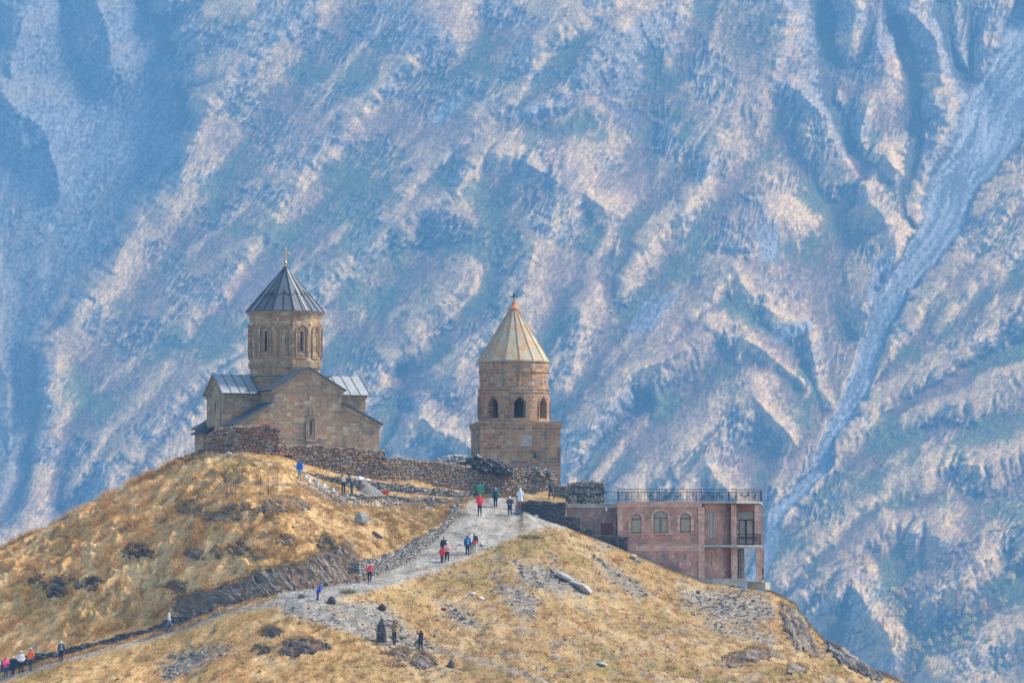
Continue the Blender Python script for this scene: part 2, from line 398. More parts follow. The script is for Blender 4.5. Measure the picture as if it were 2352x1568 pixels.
# colour of the ground: dry grass in several tints, gravel, scree, bare rock
SCREE = [[(640,1392),(760,1384),(860,1384),(905,1402),(935,1440),(1005,1490),(960,1500),(870,1478),(800,1446),(700,1424),(655,1405)],
         [(361,1530),(420,1500),(533,1478),(520,1500),(450,1540),(380,1565)],
         [(1139,1356),(1197,1340),(1240,1390),(1197,1420)],
         [(1180,1290),(1268,1300),(1355,1350),(1330,1372),(1200,1345)],
         [(1350,1272),(1372,1278),(1500,1368),(1470,1374),(1400,1330)],
         [(1553,1352),(1640,1352),(1760,1372),(1780,1420),(1700,1440),(1600,1400)],
         [(1600,1410),(1680,1440),(1790,1462),(1760,1478),(1640,1440)],
         [(1005,1380),(1040,1388),(1110,1440),(1080,1440),(1020,1410)],
         [(700,1108),(790,1140),(1000,1150),(1000,1158),(780,1158),(690,1112)]]
ROCK = [[(395,1405),(405,1376),(470,1356),(560,1328),(600,1304),(700,1288),(745,1262),(800,1238),(835,1292),(850,1332),(760,1346),(640,1362),(520,1394),(440,1420)],
        [(1790,1380),(1839,1401),(1862,1451),(1884,1512),(1822,1484),(1800,1443)],
        [(1890,1462),(1926,1470),(1985,1516),(2040,1556),(2000,1556),(1930,1520),(1900,1490)]]
GREEN = [[(860,1366),(1000,1320),(1100,1278),(1180,1240),(1170,1290),(1100,1330),(1000,1372),(900,1392)],
         [(1180,1232),(1260,1212),(1290,1240),(1220,1270),(1170,1262)],
         [(460,1050),(560,1042),(640,1060),(640,1090),(520,1110),(430,1090)],
         [(0,1350),(180,1330),(300,1400),(200,1440),(0,1420)],
         [(640,1378),(700,1384),(560,1404),(430,1444),(150,1520),(0,1566),(0,1600),(200,1530),(440,1470),(600,1410)]]
PATCHG = [[(-100,1580),(0,1554),(150,1512),(391,1450),(520,1402),(640,1372),(640,1392),(520,1412),(391,1460),(150,1522),(0,1570)], [(650,1386),(770,1376),(862,1392),(890,1440),(880,1474),(800,1450),(700,1420),(655,1402)]]
def msk(polys, x, y, soft, seed, warp=14):
    w = warp * fbm(x / 22, y / 14, 3, seed); d = np.full(x.shape, 1e9)
    for p in polys: d = np.minimum(d, poly_sd(x + w, y + w * 0.6, p))
    return 1 - sstep(-soft, soft, d)
C3 = lambda *c: np.array(c, float)
TRACKS = [([(760,1400),(820,1425),(870,1448),(930,1466),(1000,1490),(1080,1512),(1160,1532),(1240,1560),(1300,1590)], 9), ([(1270,1548),(1400,1515),(1480,1480),(1560,1440),(1660,1440)], 4), ([(450,1052),(520,1048),(600,1060),(680,1082)], 4), ([(440,1112),(540,1108),(640,1112),(700,1120)], 3), ([(1660,1570),(1700,1520),(1680,1490)], 3)]
STRAW, OCHRE, RUST, OLIVE, BROWN = C3(.48, .34, .165), C3(.40, .255, .105), C3(.32, .155, .055), C3(.25, .21, .065), C3(.15, .095, .045)
GRAV, SLATE, DARK = C3(.30, .275, .23), C3(.18, .17, .15), C3(.12, .09, .068)
def ground_col(x, y, sx, sy, path, jit=None):
    n1 = fbm(x / 5, y / 6, 4, 301); n2 = fbm(x / 1.6, y / 2, 4, 302); n3 = fbm(x / 0.7, y / 0.8, 3, 303)
    if jit is not None: n2 = n2 + jit * 0.5; n3 = n3 - jit * 0.4
    L = lambda a, b, t: a + (b - a) * t[..., None]
    c = L(OCHRE, STRAW, sstep(-0.15, 0.3, n1 + n2 * 0.6))
    right = sstep(900, 1200, sx)
    c = L(c, RUST, sstep(0.05, 0.4, n2 - n1 * 0.3) * (0.5 + 0.4 * right))
    c = L(c, OLIVE, np.clip(sstep(0.12, 0.45, n3 * 0.5 - n1) * (0.30 + 0.40 * right) + msk(GREEN, sx, sy, 22, 5) * (0.45 + n2) * (0.5 + 0.5 * right), 0, 0.9))
    c = c * (1 + (C3(.84, .85, .84) - 1) * right[..., None]) * (1 + (C3(1.32, 1.24, 1.10) - 1) * sstep(900, 500, sx)[..., None])  # left hill brightened in colour to make up for missing sunlight
    c = L(c, BROWN, sstep(0.08, 0.42, -n3 * 0.7 - n2 * 0.5) * 0.6)
    dirt = sstep(0.18, 0.35, fbm(x / 2.2, y / 2.6, 4, 309)) * right * 0.5
    c = L(c, SLATE * 1.1, dirt)
    sc = msk(SCREE, sx, sy, 16, 6, 30) * sstep(-0.35, 0.15, n3 + 0.6 * n2 + 0.30)
    rock = msk(ROCK, sx, sy, 3.5, 7, 8)
    pg = msk(PATCHG, sx, sy, 3, 9, 3) * 0.75
    gr = L(GRAV * 1.12, L(SLATE, C3(.21, .17, .12), sstep(-.2, .3, n1)), sstep(-0.15, 0.4, n2 + 0.5 * n3)) * (1 + 0.6 * n3[..., None])
    c = L(c, gr, np.clip(path + pg, 0, 1))
    c = L(c, L(SLATE, GRAV, sstep(-0.1, 0.25, n3)), sc * 0.75)
    c = L(c, DARK, rock * 0.85)
    tr = np.zeros(sx.shape)
    for pl, wd in TRACKS: d_, _, _, _ = seg_dist(sx + 5 * n2 * 3, sy + 4 * n1, pl); tr = np.maximum(tr, (1 - sstep(wd * 0.5, wd * 1.3, d_ + 2 * n3)) * 0.75)
    c = L(c, L(C3(.25, .19, .13), C3(.36, .29, .20), sstep(-.2, .3, n3)), tr)
    return np.clip(c, 0.01, 1), sc, rock, np.clip(path + pg, 0, 1)
gcol, g_sc, g_rock, g_path = ground_col(GX, GY, SX, SY, pathm * (PXg > 640))
yard = sstep(10.6, 11.1, kk) * (1 - sstep(12, 13, kk)); gcol = gcol * (1 - yard[..., None]) + C3(.22, .2, .16) * yard[..., None]
gcol = gcol * (1 - far[..., None]) + C3(.20, .17, .08) * far[..., None]
def ground_material():
    m, nt, b = new_mat("hill_ground")
    at = nt.nodes.new("ShaderNodeAttribute"); at.attribute_name = "col"; oc = objco(nt)
    n1 = noise(nt, 3.5, 7, 0.7, oc); r1 = ramp(nt, [(0.25, (0.5, 0.5, 0.5)), (0.5, (1, 1, 1)), (0.75, (1.5, 1.45, 1.35))]); nt.links.new(n1.outputs[0], r1.inputs[0])
    v = nt.nodes.new("ShaderNodeTexVoronoi"); v.inputs["Scale"].default_value = 5.5; nt.links.new(oc, v.inputs["Vector"])
    r2 = ramp(nt, [(0.0, (1.5, 1.5, 1.5)), (0.35, (0.95, 0.95, 0.95)), (0.8, (0.7, 0.7, 0.7))]); nt.links.new(v.outputs["Distance"], r2.inputs[0])
    c = mixc(nt, 1.0, at.outputs["Color"], r1.outputs[0], 'MULTIPLY')
    c = mixc(nt, 0.45, c, r2.outputs[0], 'MULTIPLY')
    nt.links.new(c, b.inputs["Base Color"]); b.inputs["Roughness"].default_value = 0.95; b.inputs["Specular IOR Level"].default_value = 0.1
    bump(nt, n1.outputs[0], 0.6, 0.12, b); return m
M_GROUND = ground_material()
a4 = np.concatenate([gcol, np.ones(gcol.shape[:2] + (1,))], -1)
g_obj, _, _ = grid_mesh("ground", GX, GY, GZ, M_GROUND, {"col": a4}); tag(g_obj, kind="structure")
# the path: a gravel sheet 4 mm above the ground it runs over
r0 = int(np.searchsorted(GK, 5.0)); r1 = int(np.searchsorted(GK, 6.0)); c0 = int(np.searchsorted(cols, 655)); c1 = int(np.searchsorted(cols, 1190))
pc = gcol[r0:r1 + 1, c0:c1 + 1]; sl = (slice(r0, r1 + 1), slice(c0, c1 + 1))
p_obj, _, _ = grid_mesh("path", GX[sl], GY[sl], GZ[sl] + 0.004, M_GROUND, {"col": np.concatenate([pc, np.ones(pc.shape[:2] + (1,))], -1)}); tag(p_obj, kind="structure")

# ------------------------------------------------------------------ grass and loose stones
def tri_soup(name, V, C, mat, kind="stuff", label=None, cat=None, per=3):
    """V (n*per, 3), C (n, 3)"""
    n = len(V) // per
    me = bpy.data.meshes.new(name); me.vertices.add(len(V)); me.vertices.foreach_set("co", V.astype(np.float32).ravel())
    me.loops.add(len(V)); me.loops.foreach_set("vertex_index", np.arange(len(V), dtype=np.int32))
    me.polygons.add(n); me.polygons.foreach_set("loop_start", np.arange(0, len(V), per, dtype=np.int32)); me.update(calc_edges=True)
    a = me.attributes.new("col", 'FLOAT_COLOR', 'FACE'); a.data.foreach_set("color", np.concatenate([C, np.ones((n, 1))], 1).astype(np.float32).ravel())
    me.materials.append(mat); o = bpy.data.objects.new(name, me); COL.objects.link(o); return tag(o, label, cat, None, kind)
def blade_mat():
    m, nt, b = new_mat("dry_grass"); at = nt.nodes.new("ShaderNodeAttribute"); at.attribute_name = "col"
    d = nt.nodes.new("ShaderNodeBsdfDiffuse"); t = nt.nodes.new("ShaderNodeBsdfTranslucent"); mx = nt.nodes.new("ShaderNodeMixShader"); mx.inputs[0].default_value = 0.4
    nt.links.new(at.outputs["Color"], d.inputs[0]); nt.links.new(at.outputs["Color"], t.inputs[0]); nt.links.new(d.outputs[0], mx.inputs[1]); nt.links.new(t.outputs[0], mx.inputs[2])
    nt.links.new(mx.outputs[0], nt.nodes["Material Output"].inputs[0]); return m
rng = np.random.default_rng(3)
def sample(A, r, c):
    r0 = r.astype(int); c0 = c.astype(int); fr = (r - r0); fc = (c - c0)
    r1 = np.minimum(r0 + 1, A.shape[0] - 1); c1 = np.minimum(c0 + 1, A.shape[1] - 1)
    if A.ndim == 3: fr = fr[:, None]; fc = fc[:, None]
    return (A[r0, c0] * (1 - fc) + A[r0, c1] * fc) * (1 - fr) + (A[r1, c0] * (1 - fc) + A[r1, c1] * fc) * fr
def grass(n):
    ra = np.searchsorted(GK, 4.15); rb = np.searchsorted(GK, 11.0)
    r = rng.uniform(ra, rb, n); c = rng.uniform(10, len(cols) - 12, n)
    g = lambda A: sample(A, r, c)
    x, y, z, k = g(GX), g(GY), g(GZ), np.interp(r, np.arange(len(GK)), GK)
    px = g(PXg.astype(float)); sc, rk, pt = g(g_sc), g(g_rock), g(g_path)
    keep = (rng.random(n) > np.clip(pt * 1.15 + rk * 1.1 + sc * 0.85, 0, 1)) & ~((k > 5.0) & (px > 1200) & (px < 1760)) & ~((k > 10) & (px > 1100))
    keep &= ~((px < 470) & (k > 10.4))
    cl = fbm(x / 1.3, y / 1.5, 3, 55) + 0.35 * fbm(x / 6, y / 6, 2, 56)
    keep &= rng.random(n) < np.clip(0.55 + 1.6 * cl, 0.12, 1)
    x, y, z, k, px, cl, r, c = [a[keep] for a in (x, y, z, k, px, cl, r, c)]
    sx, sy = scr(x, y, z); m = len(x)
    lushn = sstep(1050, 500, px) * sstep(6.2, 7.2, k) * sstep(0.0, 0.35, cl)
    h = (0.12 + 0.13 * rng.random(m)) * (1 + np.clip(cl, 0, 1) * 1.1) + lushn * 0.28
    h *= np.where((k > 9) & (px > 500), 0.7, 1.0)
    col, _, _, _ = ground_col(x, y, sx, sy, np.zeros(m), rng.normal(0, 0.5, m))
    V = []; C = []
    for b in range(5):
        a = rng.uniform(0, 6.283, m); bw = 0.014 + 0.016 * rng.random(m); sp = 0.09
        bx = x + rng.normal(0, sp, m); by = y + rng.normal(0, sp, m); hh = h * rng.uniform(0.6, 1.25, m)
        lx = rng.normal(-0.25, 0.5, m) * hh; ly = rng.normal(-0.15, 0.5, m) * hh
        p0 = np.stack([bx - np.cos(a) * bw, by - np.sin(a) * bw, z - 0.02], 1); p1 = np.stack([bx + np.cos(a) * bw, by + np.sin(a) * bw, z - 0.02], 1)
        p2 = np.stack([bx + lx, by + ly, z + hh * 0.9], 1)
        V.append(np.stack([p0, p1, p2], 1).reshape(-1, 3)); C.append(col * rng.uniform(0.6, 1.45, (m, 1)))
    return np.concatenate(V), np.clip(np.concatenate(C), 0, 1)
GV, GC = grass(150000)
tri_soup("grass", GV, GC, blade_mat(), label="dry straw coloured grass covering the whole hillside", cat="grass")

def slab_stones(pts, sizes, colr, flatn=0.35):
    """irregular flat stones as boxes with pushed corners; returns quads"""
    n = len(pts); a = rng.uniform(0, 6.283, n); ca, sa = np.cos(a), np.sin(a)
    base = np.array([(x, y, z) for z in (-1, 1) for y in (-1, 1) for x in (-1, 1)], float)
    P = base[None] + rng.uniform(-0.35, 0.35, (n, 8, 3))
    P[:, :, 0] *= (sizes * rng.uniform(0.6, 1.3, n))[:, None]; P[:, :, 1] *= (sizes * rng.uniform(0.4, 0.9, n))[:, None]; P[:, :, 2] *= (sizes * flatn * rng.uniform(0.4, 1.2, n))[:, None]
    tx = rng.normal(0, 0.3, n)[:, None]; ty = rng.normal(0.25, 0.3, n)[:, None]
    P[:, :, 2] += P[:, :, 0] * tx + P[:, :, 1] * ty
    X = P[:, :, 0] * ca[:, None] - P[:, :, 1] * sa[:, None]; Y = P[:, :, 0] * sa[:, None] + P[:, :, 1] * ca[:, None]
    P = np.stack([X, Y, P[:, :, 2]], -1) + pts[:, None]
    F = np.array([(0, 2, 3, 1), (4, 5, 7, 6), (0, 1, 5, 4), (2, 6, 7, 3), (0, 4, 6, 2), (1, 3, 7, 5)])
    return P[:, F].reshape(-1, 3), np.repeat(colr, 6, 0)
def stone_tint(n):
    t = rng.random(n); c = np.where((t < .45)[:, None], C3(.22, .215, .20), np.where((t < .75)[:, None], C3(.14, .135, .13), np.where((t < .92)[:, None], C3(.32, .31, .28), C3(.26, .19, .13))))
    return c * rng.uniform(0.7, 1.25, (n, 1))
def scree(n):
    ra = np.searchsorted(GK, 4.15); rb = np.searchsorted(GK, 10.0)
    r = rng.uniform(ra, rb, n); c = rng.uniform(60, len(cols) - 60, n); g = lambda A: sample(A, r, c)
    x, y, z = g(GX), g(GY), g(GZ); px = g(PXg.astype(float)); k = np.interp(r, np.arange(len(GK)), GK)
    sc, pt = g(g_sc), g(g_path); cl = fbm(x / 2.2, y / 2.6, 4, 309)
    pr = sc * 1.0 + pt * 0.30 + (px > 900) * (k < 5) * sstep(0.12, 0.4, cl) * 0.6 + 0.018
    pr = pr * ~((k > 5.0) & (px > 1200) & (px < 1760))
    m = rng.random(n) < pr; sz = (0.035 + 0.10 * rng.random(n) ** 3) * (1 + 0.5 * sc) * np.where(pt > .5, .5, 1)
    return slab_stones(np.stack([x, y, z + 0.02], 1)[m], sz[m], stone_tint(m.sum()))
SV, SCc = scree(90000)
tri_soup("scree", SV, SCc, M_STONE, label="loose grey slate chips strewn over slope and track", cat="loose stones", per=4)

# ================================================================== MOUNTAIN
ERN = 7
def erode(H, cell, n, steps, seed, rate=0.30, cap=3.0, aspect=0.8):
    """rain running down the slope: H stands out of a plane that falls towards +row; carves gullies, drops fans"""
    nr, nc = H.shape; E = (H * aspect / cell - np.arange(nr)[:, None] * 0.9).ravel().astype(np.float64); rg = np.random.default_rng(seed); E0 = E.copy()
    for batch in range(n):
        m = 26000; r = rg.uniform(1, nr - 3, m); c = rg.uniform(1, nc - 3, m); vr = np.zeros(m); vc = np.zeros(m); sed = np.zeros(m); wat = np.ones(m); sp = np.ones(m)
        for st in range(steps):
            ri = r.astype(int); ci = c.astype(int); fr = r - ri; fc = c - ci; k = ri * nc + ci
            a, b, d, e = E[k], E[k + 1], E[k + nc], E[k + nc + 1]
            gc = (b - a) * (1 - fr) + (e - d) * fr; gr = (d - a) * (1 - fc) + (e - b) * fc; h = a * (1 - fr) * (1 - fc) + b * (1 - fr) * fc + d * fr * (1 - fc) + e * fr * fc
            vr = vr * 0.25 - gr * 0.75; vc = vc * 0.25 - gc * 0.75; l = np.hypot(vr, vc) + 1e-9; vr /= l; vc /= l
            r2 = r + vr; c2 = c + vc; ok = (r2 > 1) & (r2 < nr - 3) & (c2 > 1) & (c2 < nc - 3)
            r2 = np.clip(r2, 1, nr - 3); c2 = np.clip(c2, 1, nc - 3); ri2 = r2.astype(int); ci2 = c2.astype(int); fr2 = r2 - ri2; fc2 = c2 - ci2; k2 = ri2 * nc + ci2
            h2 = E[k2] * (1 - fr2) * (1 - fc2) + E[k2 + 1] * (1 - fr2) * fc2 + E[k2 + nc] * fr2 * (1 - fc2) + E[k2 + nc + 1] * fr2 * fc2
            dh = h2 - h; cp = np.maximum(-dh, 0.01) * sp * wat * cap * 0.1
            dep = np.where(dh > 0, np.minimum(dh, sed), np.where(sed > cp, (sed - cp) * 0.3, -np.minimum((cp - sed) * rate, np.maximum(-dh, 0)))) * ok * (wat > 0.05)
            for q, w in ((k, (1 - fr) * (1 - fc)), (k + 1, (1 - fr) * fc), (k + nc, fr * (1 - fc)), (k + nc + 1, fr * fc)): E += np.bincount(q, dep * w, minlength=nr * nc)
            sed = sed - dep; sp = np.sqrt(np.clip(sp * sp * 0.9 - dh * 0.4, 0.05, 6)); wat = wat * 0.985 * ok; r, c = r2, c2
    return ((E - E0) * cell / aspect).reshape(nr, nc)
def bilin(A, r, c):
    r = np.clip(r, 0, A.shape[0] - 1.001); c = np.clip(c, 0, A.shape[1] - 1.001); ri = r.astype(int); ci = c.astype(int); fr = r - ri; fc = c - ci
    return (A[ri, ci] * (1 - fc) + A[ri, ci + 1] * fc) * (1 - fr) + (A[ri + 1, ci] * (1 - fc) + A[ri + 1, ci + 1] * fc) * fr
def relief(x, y):
    """broad relief of the far slope at (x, y): crests, couloirs, the fall of the ground to the west"""
    px = x[0]; yy = y[:, 0]
    wx = x + 24 * fbm(x / 150, y / 150, 4, 1); wy = y + 24 * fbm(x / 150 + 40, y / 150, 4, 2)
    T = np.zeros(x.shape) - 70; wob = 22 * fbm(x / 90, y / 90, 3, 9)
    def ridge(pts, c0, c1, s=0.85, lam=60, skew=0, rb=1.0, up=0):
        xs = [p[0] for p in pts]; ys = [p[1] for p in pts]; R_ = (max(c0, c1) + 85) / s + 50
        j0, j1 = np.searchsorted(px, [min(xs) - R_, max(xs) + R_]); i0, i1 = np.searchsorted(yy, [min(ys) - R_, max(ys) + R_])
        if i1 <= i0 or j1 <= j0: return
        q = (slice(i0, i1), slice(j0, j1)); d, arc, side, L = seg_dist(wx[q], wy[q], pts)
        c = c0 + (c1 - c0) * arc / L + (14 * gnoise(arc / 45, 0 * d + 0.5, int(abs(pts[0][0])) % 97) + 6 * gnoise(arc / 14, 0 * d + 0.5, 3)) * np.exp(-d / 16)
        h = c - s * 0.9 * d; ph = (arc - 1.1 * d + wob[q]) / lam; tri = np.abs((ph % 1) * 2 - 1); h = h + (0.55 - tri) * 0.0 * rb * np.minimum(d * 0.9, 60) * (0.55 + gnoise(ph * 0.5, d / 80, 3))
        k = 4.0; T[q] = np.maximum(T[q], h) + k * np.exp(-np.abs(T[q] - h) / k) * 0.4
    ridge([(760,-60),(650,60),(560,150),(480,230),(440,330),(425,400),(370,450),(330,500),(270,590),(190,690),(110,790),(90,850),(105,920),(70,1100),(20,1220),(-60,1330)], 60, 75, 0.8, 70)
    ridge([(1000,86),(850,225),(790,320),(700,400),(640,470),(560,600),(430,760)], 90, 70, 0.75, 55)
    ridge([(1405,0),(1315,45),(1259,97),(1176,225),(1135,270),(1082,330),(959,412),(839,555),(740,640),(600,760),(430,900),(330,1010),(250,1100)], 115, 105, 0.75, 62)
    ridge([(1427,75),(1352,150),(1277,240),(1157,262)], 120, 100, 0.8, 40)
    ridge([(1127,360),(1040,450),(959,480),(840,570),(700,700),(560,810),(480,900),(400,1000),(340,1080)], 150, 100, 0.9, 55)
    ridge([(1127,360),(1180,372),(1280,430),(1400,470),(1440,500)], 150, 110, 0.9, 45)
    ridge([(1300,440),(1250,530),(1200,640),(1160,740),(1080,800),(1040,870)], 140, 110, 0.7, 45)
    ridge([(1440,500),(1400,620),(1340,700),(1330,800),(1300,900)], 110, 100, 0.8, 40)
    ridge([(1060,650),(1000,720),(930,800),(860,880),(760,960)], 125, 90, 0.85, 48)
    ridge([(972,956),(930,985),(870,1035),(820,1080)], 120, 90, 1.0, 35); ridge([(972,956),(1020,985),(1060,1010),(1110,1060)], 120, 90, 0.9, 30)
    ridge([(1771,511),(1696,581),(1686,619),(1630,694),(1540,760),(1464,881),(1380,960),(1354,1000),(1330,1060)], 165, 120, 1.0, 50)
    ridge([(1686,619),(1740,680),(1790,730),(1850,760),(1880,860),(1905,930)], 165, 105, 0.85, 40)
    ridge([(1630,750),(1536,816),(1433,872),(1350,990),(1320,1060)], 175, 130, 1.1, 44)
    ridge([(1630,750),(1738,801),(1808,858),(1860,900)], 170, 110, 0.9, 32)
    ridge([(1733,909),(1658,984),(1607,1031),(1532,1111),(1480,1150)], 175, 130, 1.05, 36)
    ridge([(1733,909),(1790,975),(1830,1036)], 175, 120, 0.95, 26)
    ridge([(1625,1069),(1588,1110),(1540,1160)], 165, 130, 1.0, 24); ridge([(1625,1069),(1660,1100),(1700,1150)], 165, 130, 1.0, 22)
    ridge([(1802,-40),(1806,94),(1772,180),(1884,255),(1944,360),(1990,430),(2010,470),(2060,525),(2050,600),(2010,700)], 120, 130, 0.9, 44)
    ridge([(1772,180),(1690,260),(1640,340),(1580,470),(1500,560),(1420,640)], 120, 110, 0.8, 50)
    ridge([(1960,-30),(1978,49),(2004,97),(2038,146),(2000,230),(1975,330),(2049,360),(2083,424)], 120, 115, 1.0, 36)
    ridge([(2110,-30),(2087,22),(2147,90),(2177,142),(2136,236),(2173,255),(2158,322),(2120,400)], 115, 105, 1.0, 34)
    ridge([(2400,-30),(2330,20),(2290,80),(2260,140)], 110, 80, 0.9, 34)
    ridge([(2352,450),(2230,590),(2136,689),(2050,790),(1990,870),(1930,960),(1880,1060),(1800,1170),(1770,1240)], 110, 120, 0.9, 50, -0.5)
    ridge([(2460,690),(2352,736),(2254,778),(2183,844),(2113,895),(2019,942),(1949,1012),(1865,1069),(1800,1180)], 165, 150, 0.9, 60, -0.6)
    ridge([(2460,850),(2352,877),(2230,923),(2136,928),(2033,956)], 185, 160, 0.8, 60)
    ridge([(2460,500),(2352,560),(2260,640),(2180,720)], 135, 130, 0.6, 60)
    ridge([(2460,1010),(2282,1068),(2189,1068),(2083,1103),(1990,1160),(1912,1220),(1850,1290),(1800,1340)], 205, 175, 0.85, 52)
    ridge([(2154,1231),(2047,1220),(1976,1253),(1919,1302),(1834,1388)], 215, 190, 0.95, 40)
    ridge([(1955,1331),(1919,1363),(1870,1400)], 230, 200, 1.1, 30); ridge([(1955,1331),(2004,1416),(2030,1459),(2050,1530)], 230, 190, 1.0, 28)
    ridge([(2460,1400),(2352,1437),(2260,1484),(2180,1560)], 230, 210, 0.9, 40)
    ridge([(2460,1200),(2300,1260),(2200,1330),(2120,1380)], 205, 180, 0.7, 44)
    ridge([(-60,150),(40,250),(110,330),(130,430)], 40, 10, 0.9, 40); ridge([(220,-30),(240,60),(265,150)], 60, 20, 1.0, 30); ridge([(60,-30),(45,80),(20,160)], 60, 20, 1.0, 30)
    ridge([(85,640),(110,720),(105,800)], 20, 10, 0.8, 30); ridge([(-40,700),(10,860),(30,1000),(20,1150)], 45, 40, 0.8, 40)
    ridge([(330,370),(230,420),(160,470),(70,560)], 0, -10, 0.6, 60)
    G2 = [(2420,60),(2352,170),(2270,300),(2200,420),(2130,560),(2060,660),(2020,760),(1985,850),(1940,940),(1895,1040),(1840,1110),(1790,1190),(1745,1290),(1720,1380)]
    G2w = np.interp(wy, [60, 300, 420, 650, 850, 1040, 1400], [84, 68, 58, 38, 25, 20, 20])
    d2, arc2, _, _ = seg_dist(wx + 16 * gnoise(y / 110, x * 0 + 0.3, 8), wy, G2); edge = 11 * fbm(x / 55, y / 80, 3, 8)
    inG2 = 1 - sstep(0.7, 1.15, (d2 + edge) / G2w)
    H0 = np.interp(x + 0.25 * (y - 600), [-600, 60, 300, 1250, 1500, 1900, 2400, 2900], [-480, -450, -380, 5, 25, 20, 130, 200]) + 22 * fbm(x / 420, y / 420, 3, 4)
    T = (T + 70) * (0.95 + 0.05 * sstep(1150, 1450, x + 0.3 * (y - 500))) - 70
    H = H0 + T * (1 - inG2) + inG2 * (np.interp(y, [0, 700, 1050, 1400], [-30, 25, 95, 150])) - 14 * np.exp(-(np.maximum(d2 - G2w, 0) / 30) ** 1.2)
    def gully(pts, w, depth, fl=6):
        d, arc, side, L = seg_dist(wx * 0.5 + x * 0.5, wy * 0.5 + y * 0.5, pts); return depth * np.exp(-(np.maximum(d - fl, 0) / w) ** 1.3)
    H -= gully([(370,60),(410,200),(420,260),(400,370),(330,500),(230,600),(130,740),(75,830),(82,950),(50,1100),(0,1200)], 26, 60, 4)
    H -= gully([(1896,20),(1900,225),(1985,400)], 16, 55, 4); H -= gully([(2060,49),(2102,244),(2109,337),(2080,430)], 14, 55, 3); H -= gully([(2000,0),(1990,120)], 12, 35)
    H -= gully([(1500,150),(1490,330),(1460,420)], 30, 45); H -= gully([(1560,400),(1440,520),(1380,640)], 22, 40); H -= gully([(928,855),(900,950),(875,1030)], 24, 60, 4)
    H -= gully([(1480,930),(1400,1010),(1340,1090)], 18, 60, 4); H -= gully([(2160,20),(2190,140),(2260,240)], 16, 45); H -= gully([(1680,960),(1600,1040),(1500,1120)], 14, 30)
    H -= gully([(2352,1330),(2200,1455),(2110,1490),(2060,1570)], 26, 50, 6); H -= gully([(2352,810),(2240,850),(2120,910),(2030,940)], 16, 30)
    wl = poly_sd(wx * 0.6 + x * 0.4, wy * 0.6 + y * 0.4, [(385,-500),(385,60),(420,200),(432,270),(412,375),(345,495),(250,600),(150,725),(92,830),(100,950),(66,1100),(10,1220),(-600,1500),(-600,-500)])
    H = H - 110 * sstep(0, 75, -wl) * sstep(1250, 700, y + 0.2 * x)
    return H, inG2, d2, arc2, wl, G2w
def relief_fine(x, y, inG2):
    lw = np.clip(sstep(90, 260, x + 0.2 * y) * (1 - sstep(1250, 1650, x)) + sstep(2000, 2200, x) * sstep(300, 600, y), 0, 1); u1 = x + 0.8 * y; u2 = x + 0.25 * y
    two = lambda f: f(u1) * lw + f(u2) * (1 - lw)
    crag = sstep(0.0, 0.22, fbm(x / 150, y / 120, 4, 60) + 0.16 * sstep(700, 100, y) - 0.02)
    h = 16 * (two(lambda u: ridged(u / 130, (y - 0.5 * x) / 300, 4, 12)) - 0.4) + (2 + 7 * crag) * (two(lambda u: ridged(u / 46 + 7, (y - 0.5 * x) / 120, 4, 31)) - 0.4)
    return h * (1 - 0.85 * inG2), crag, two, u2
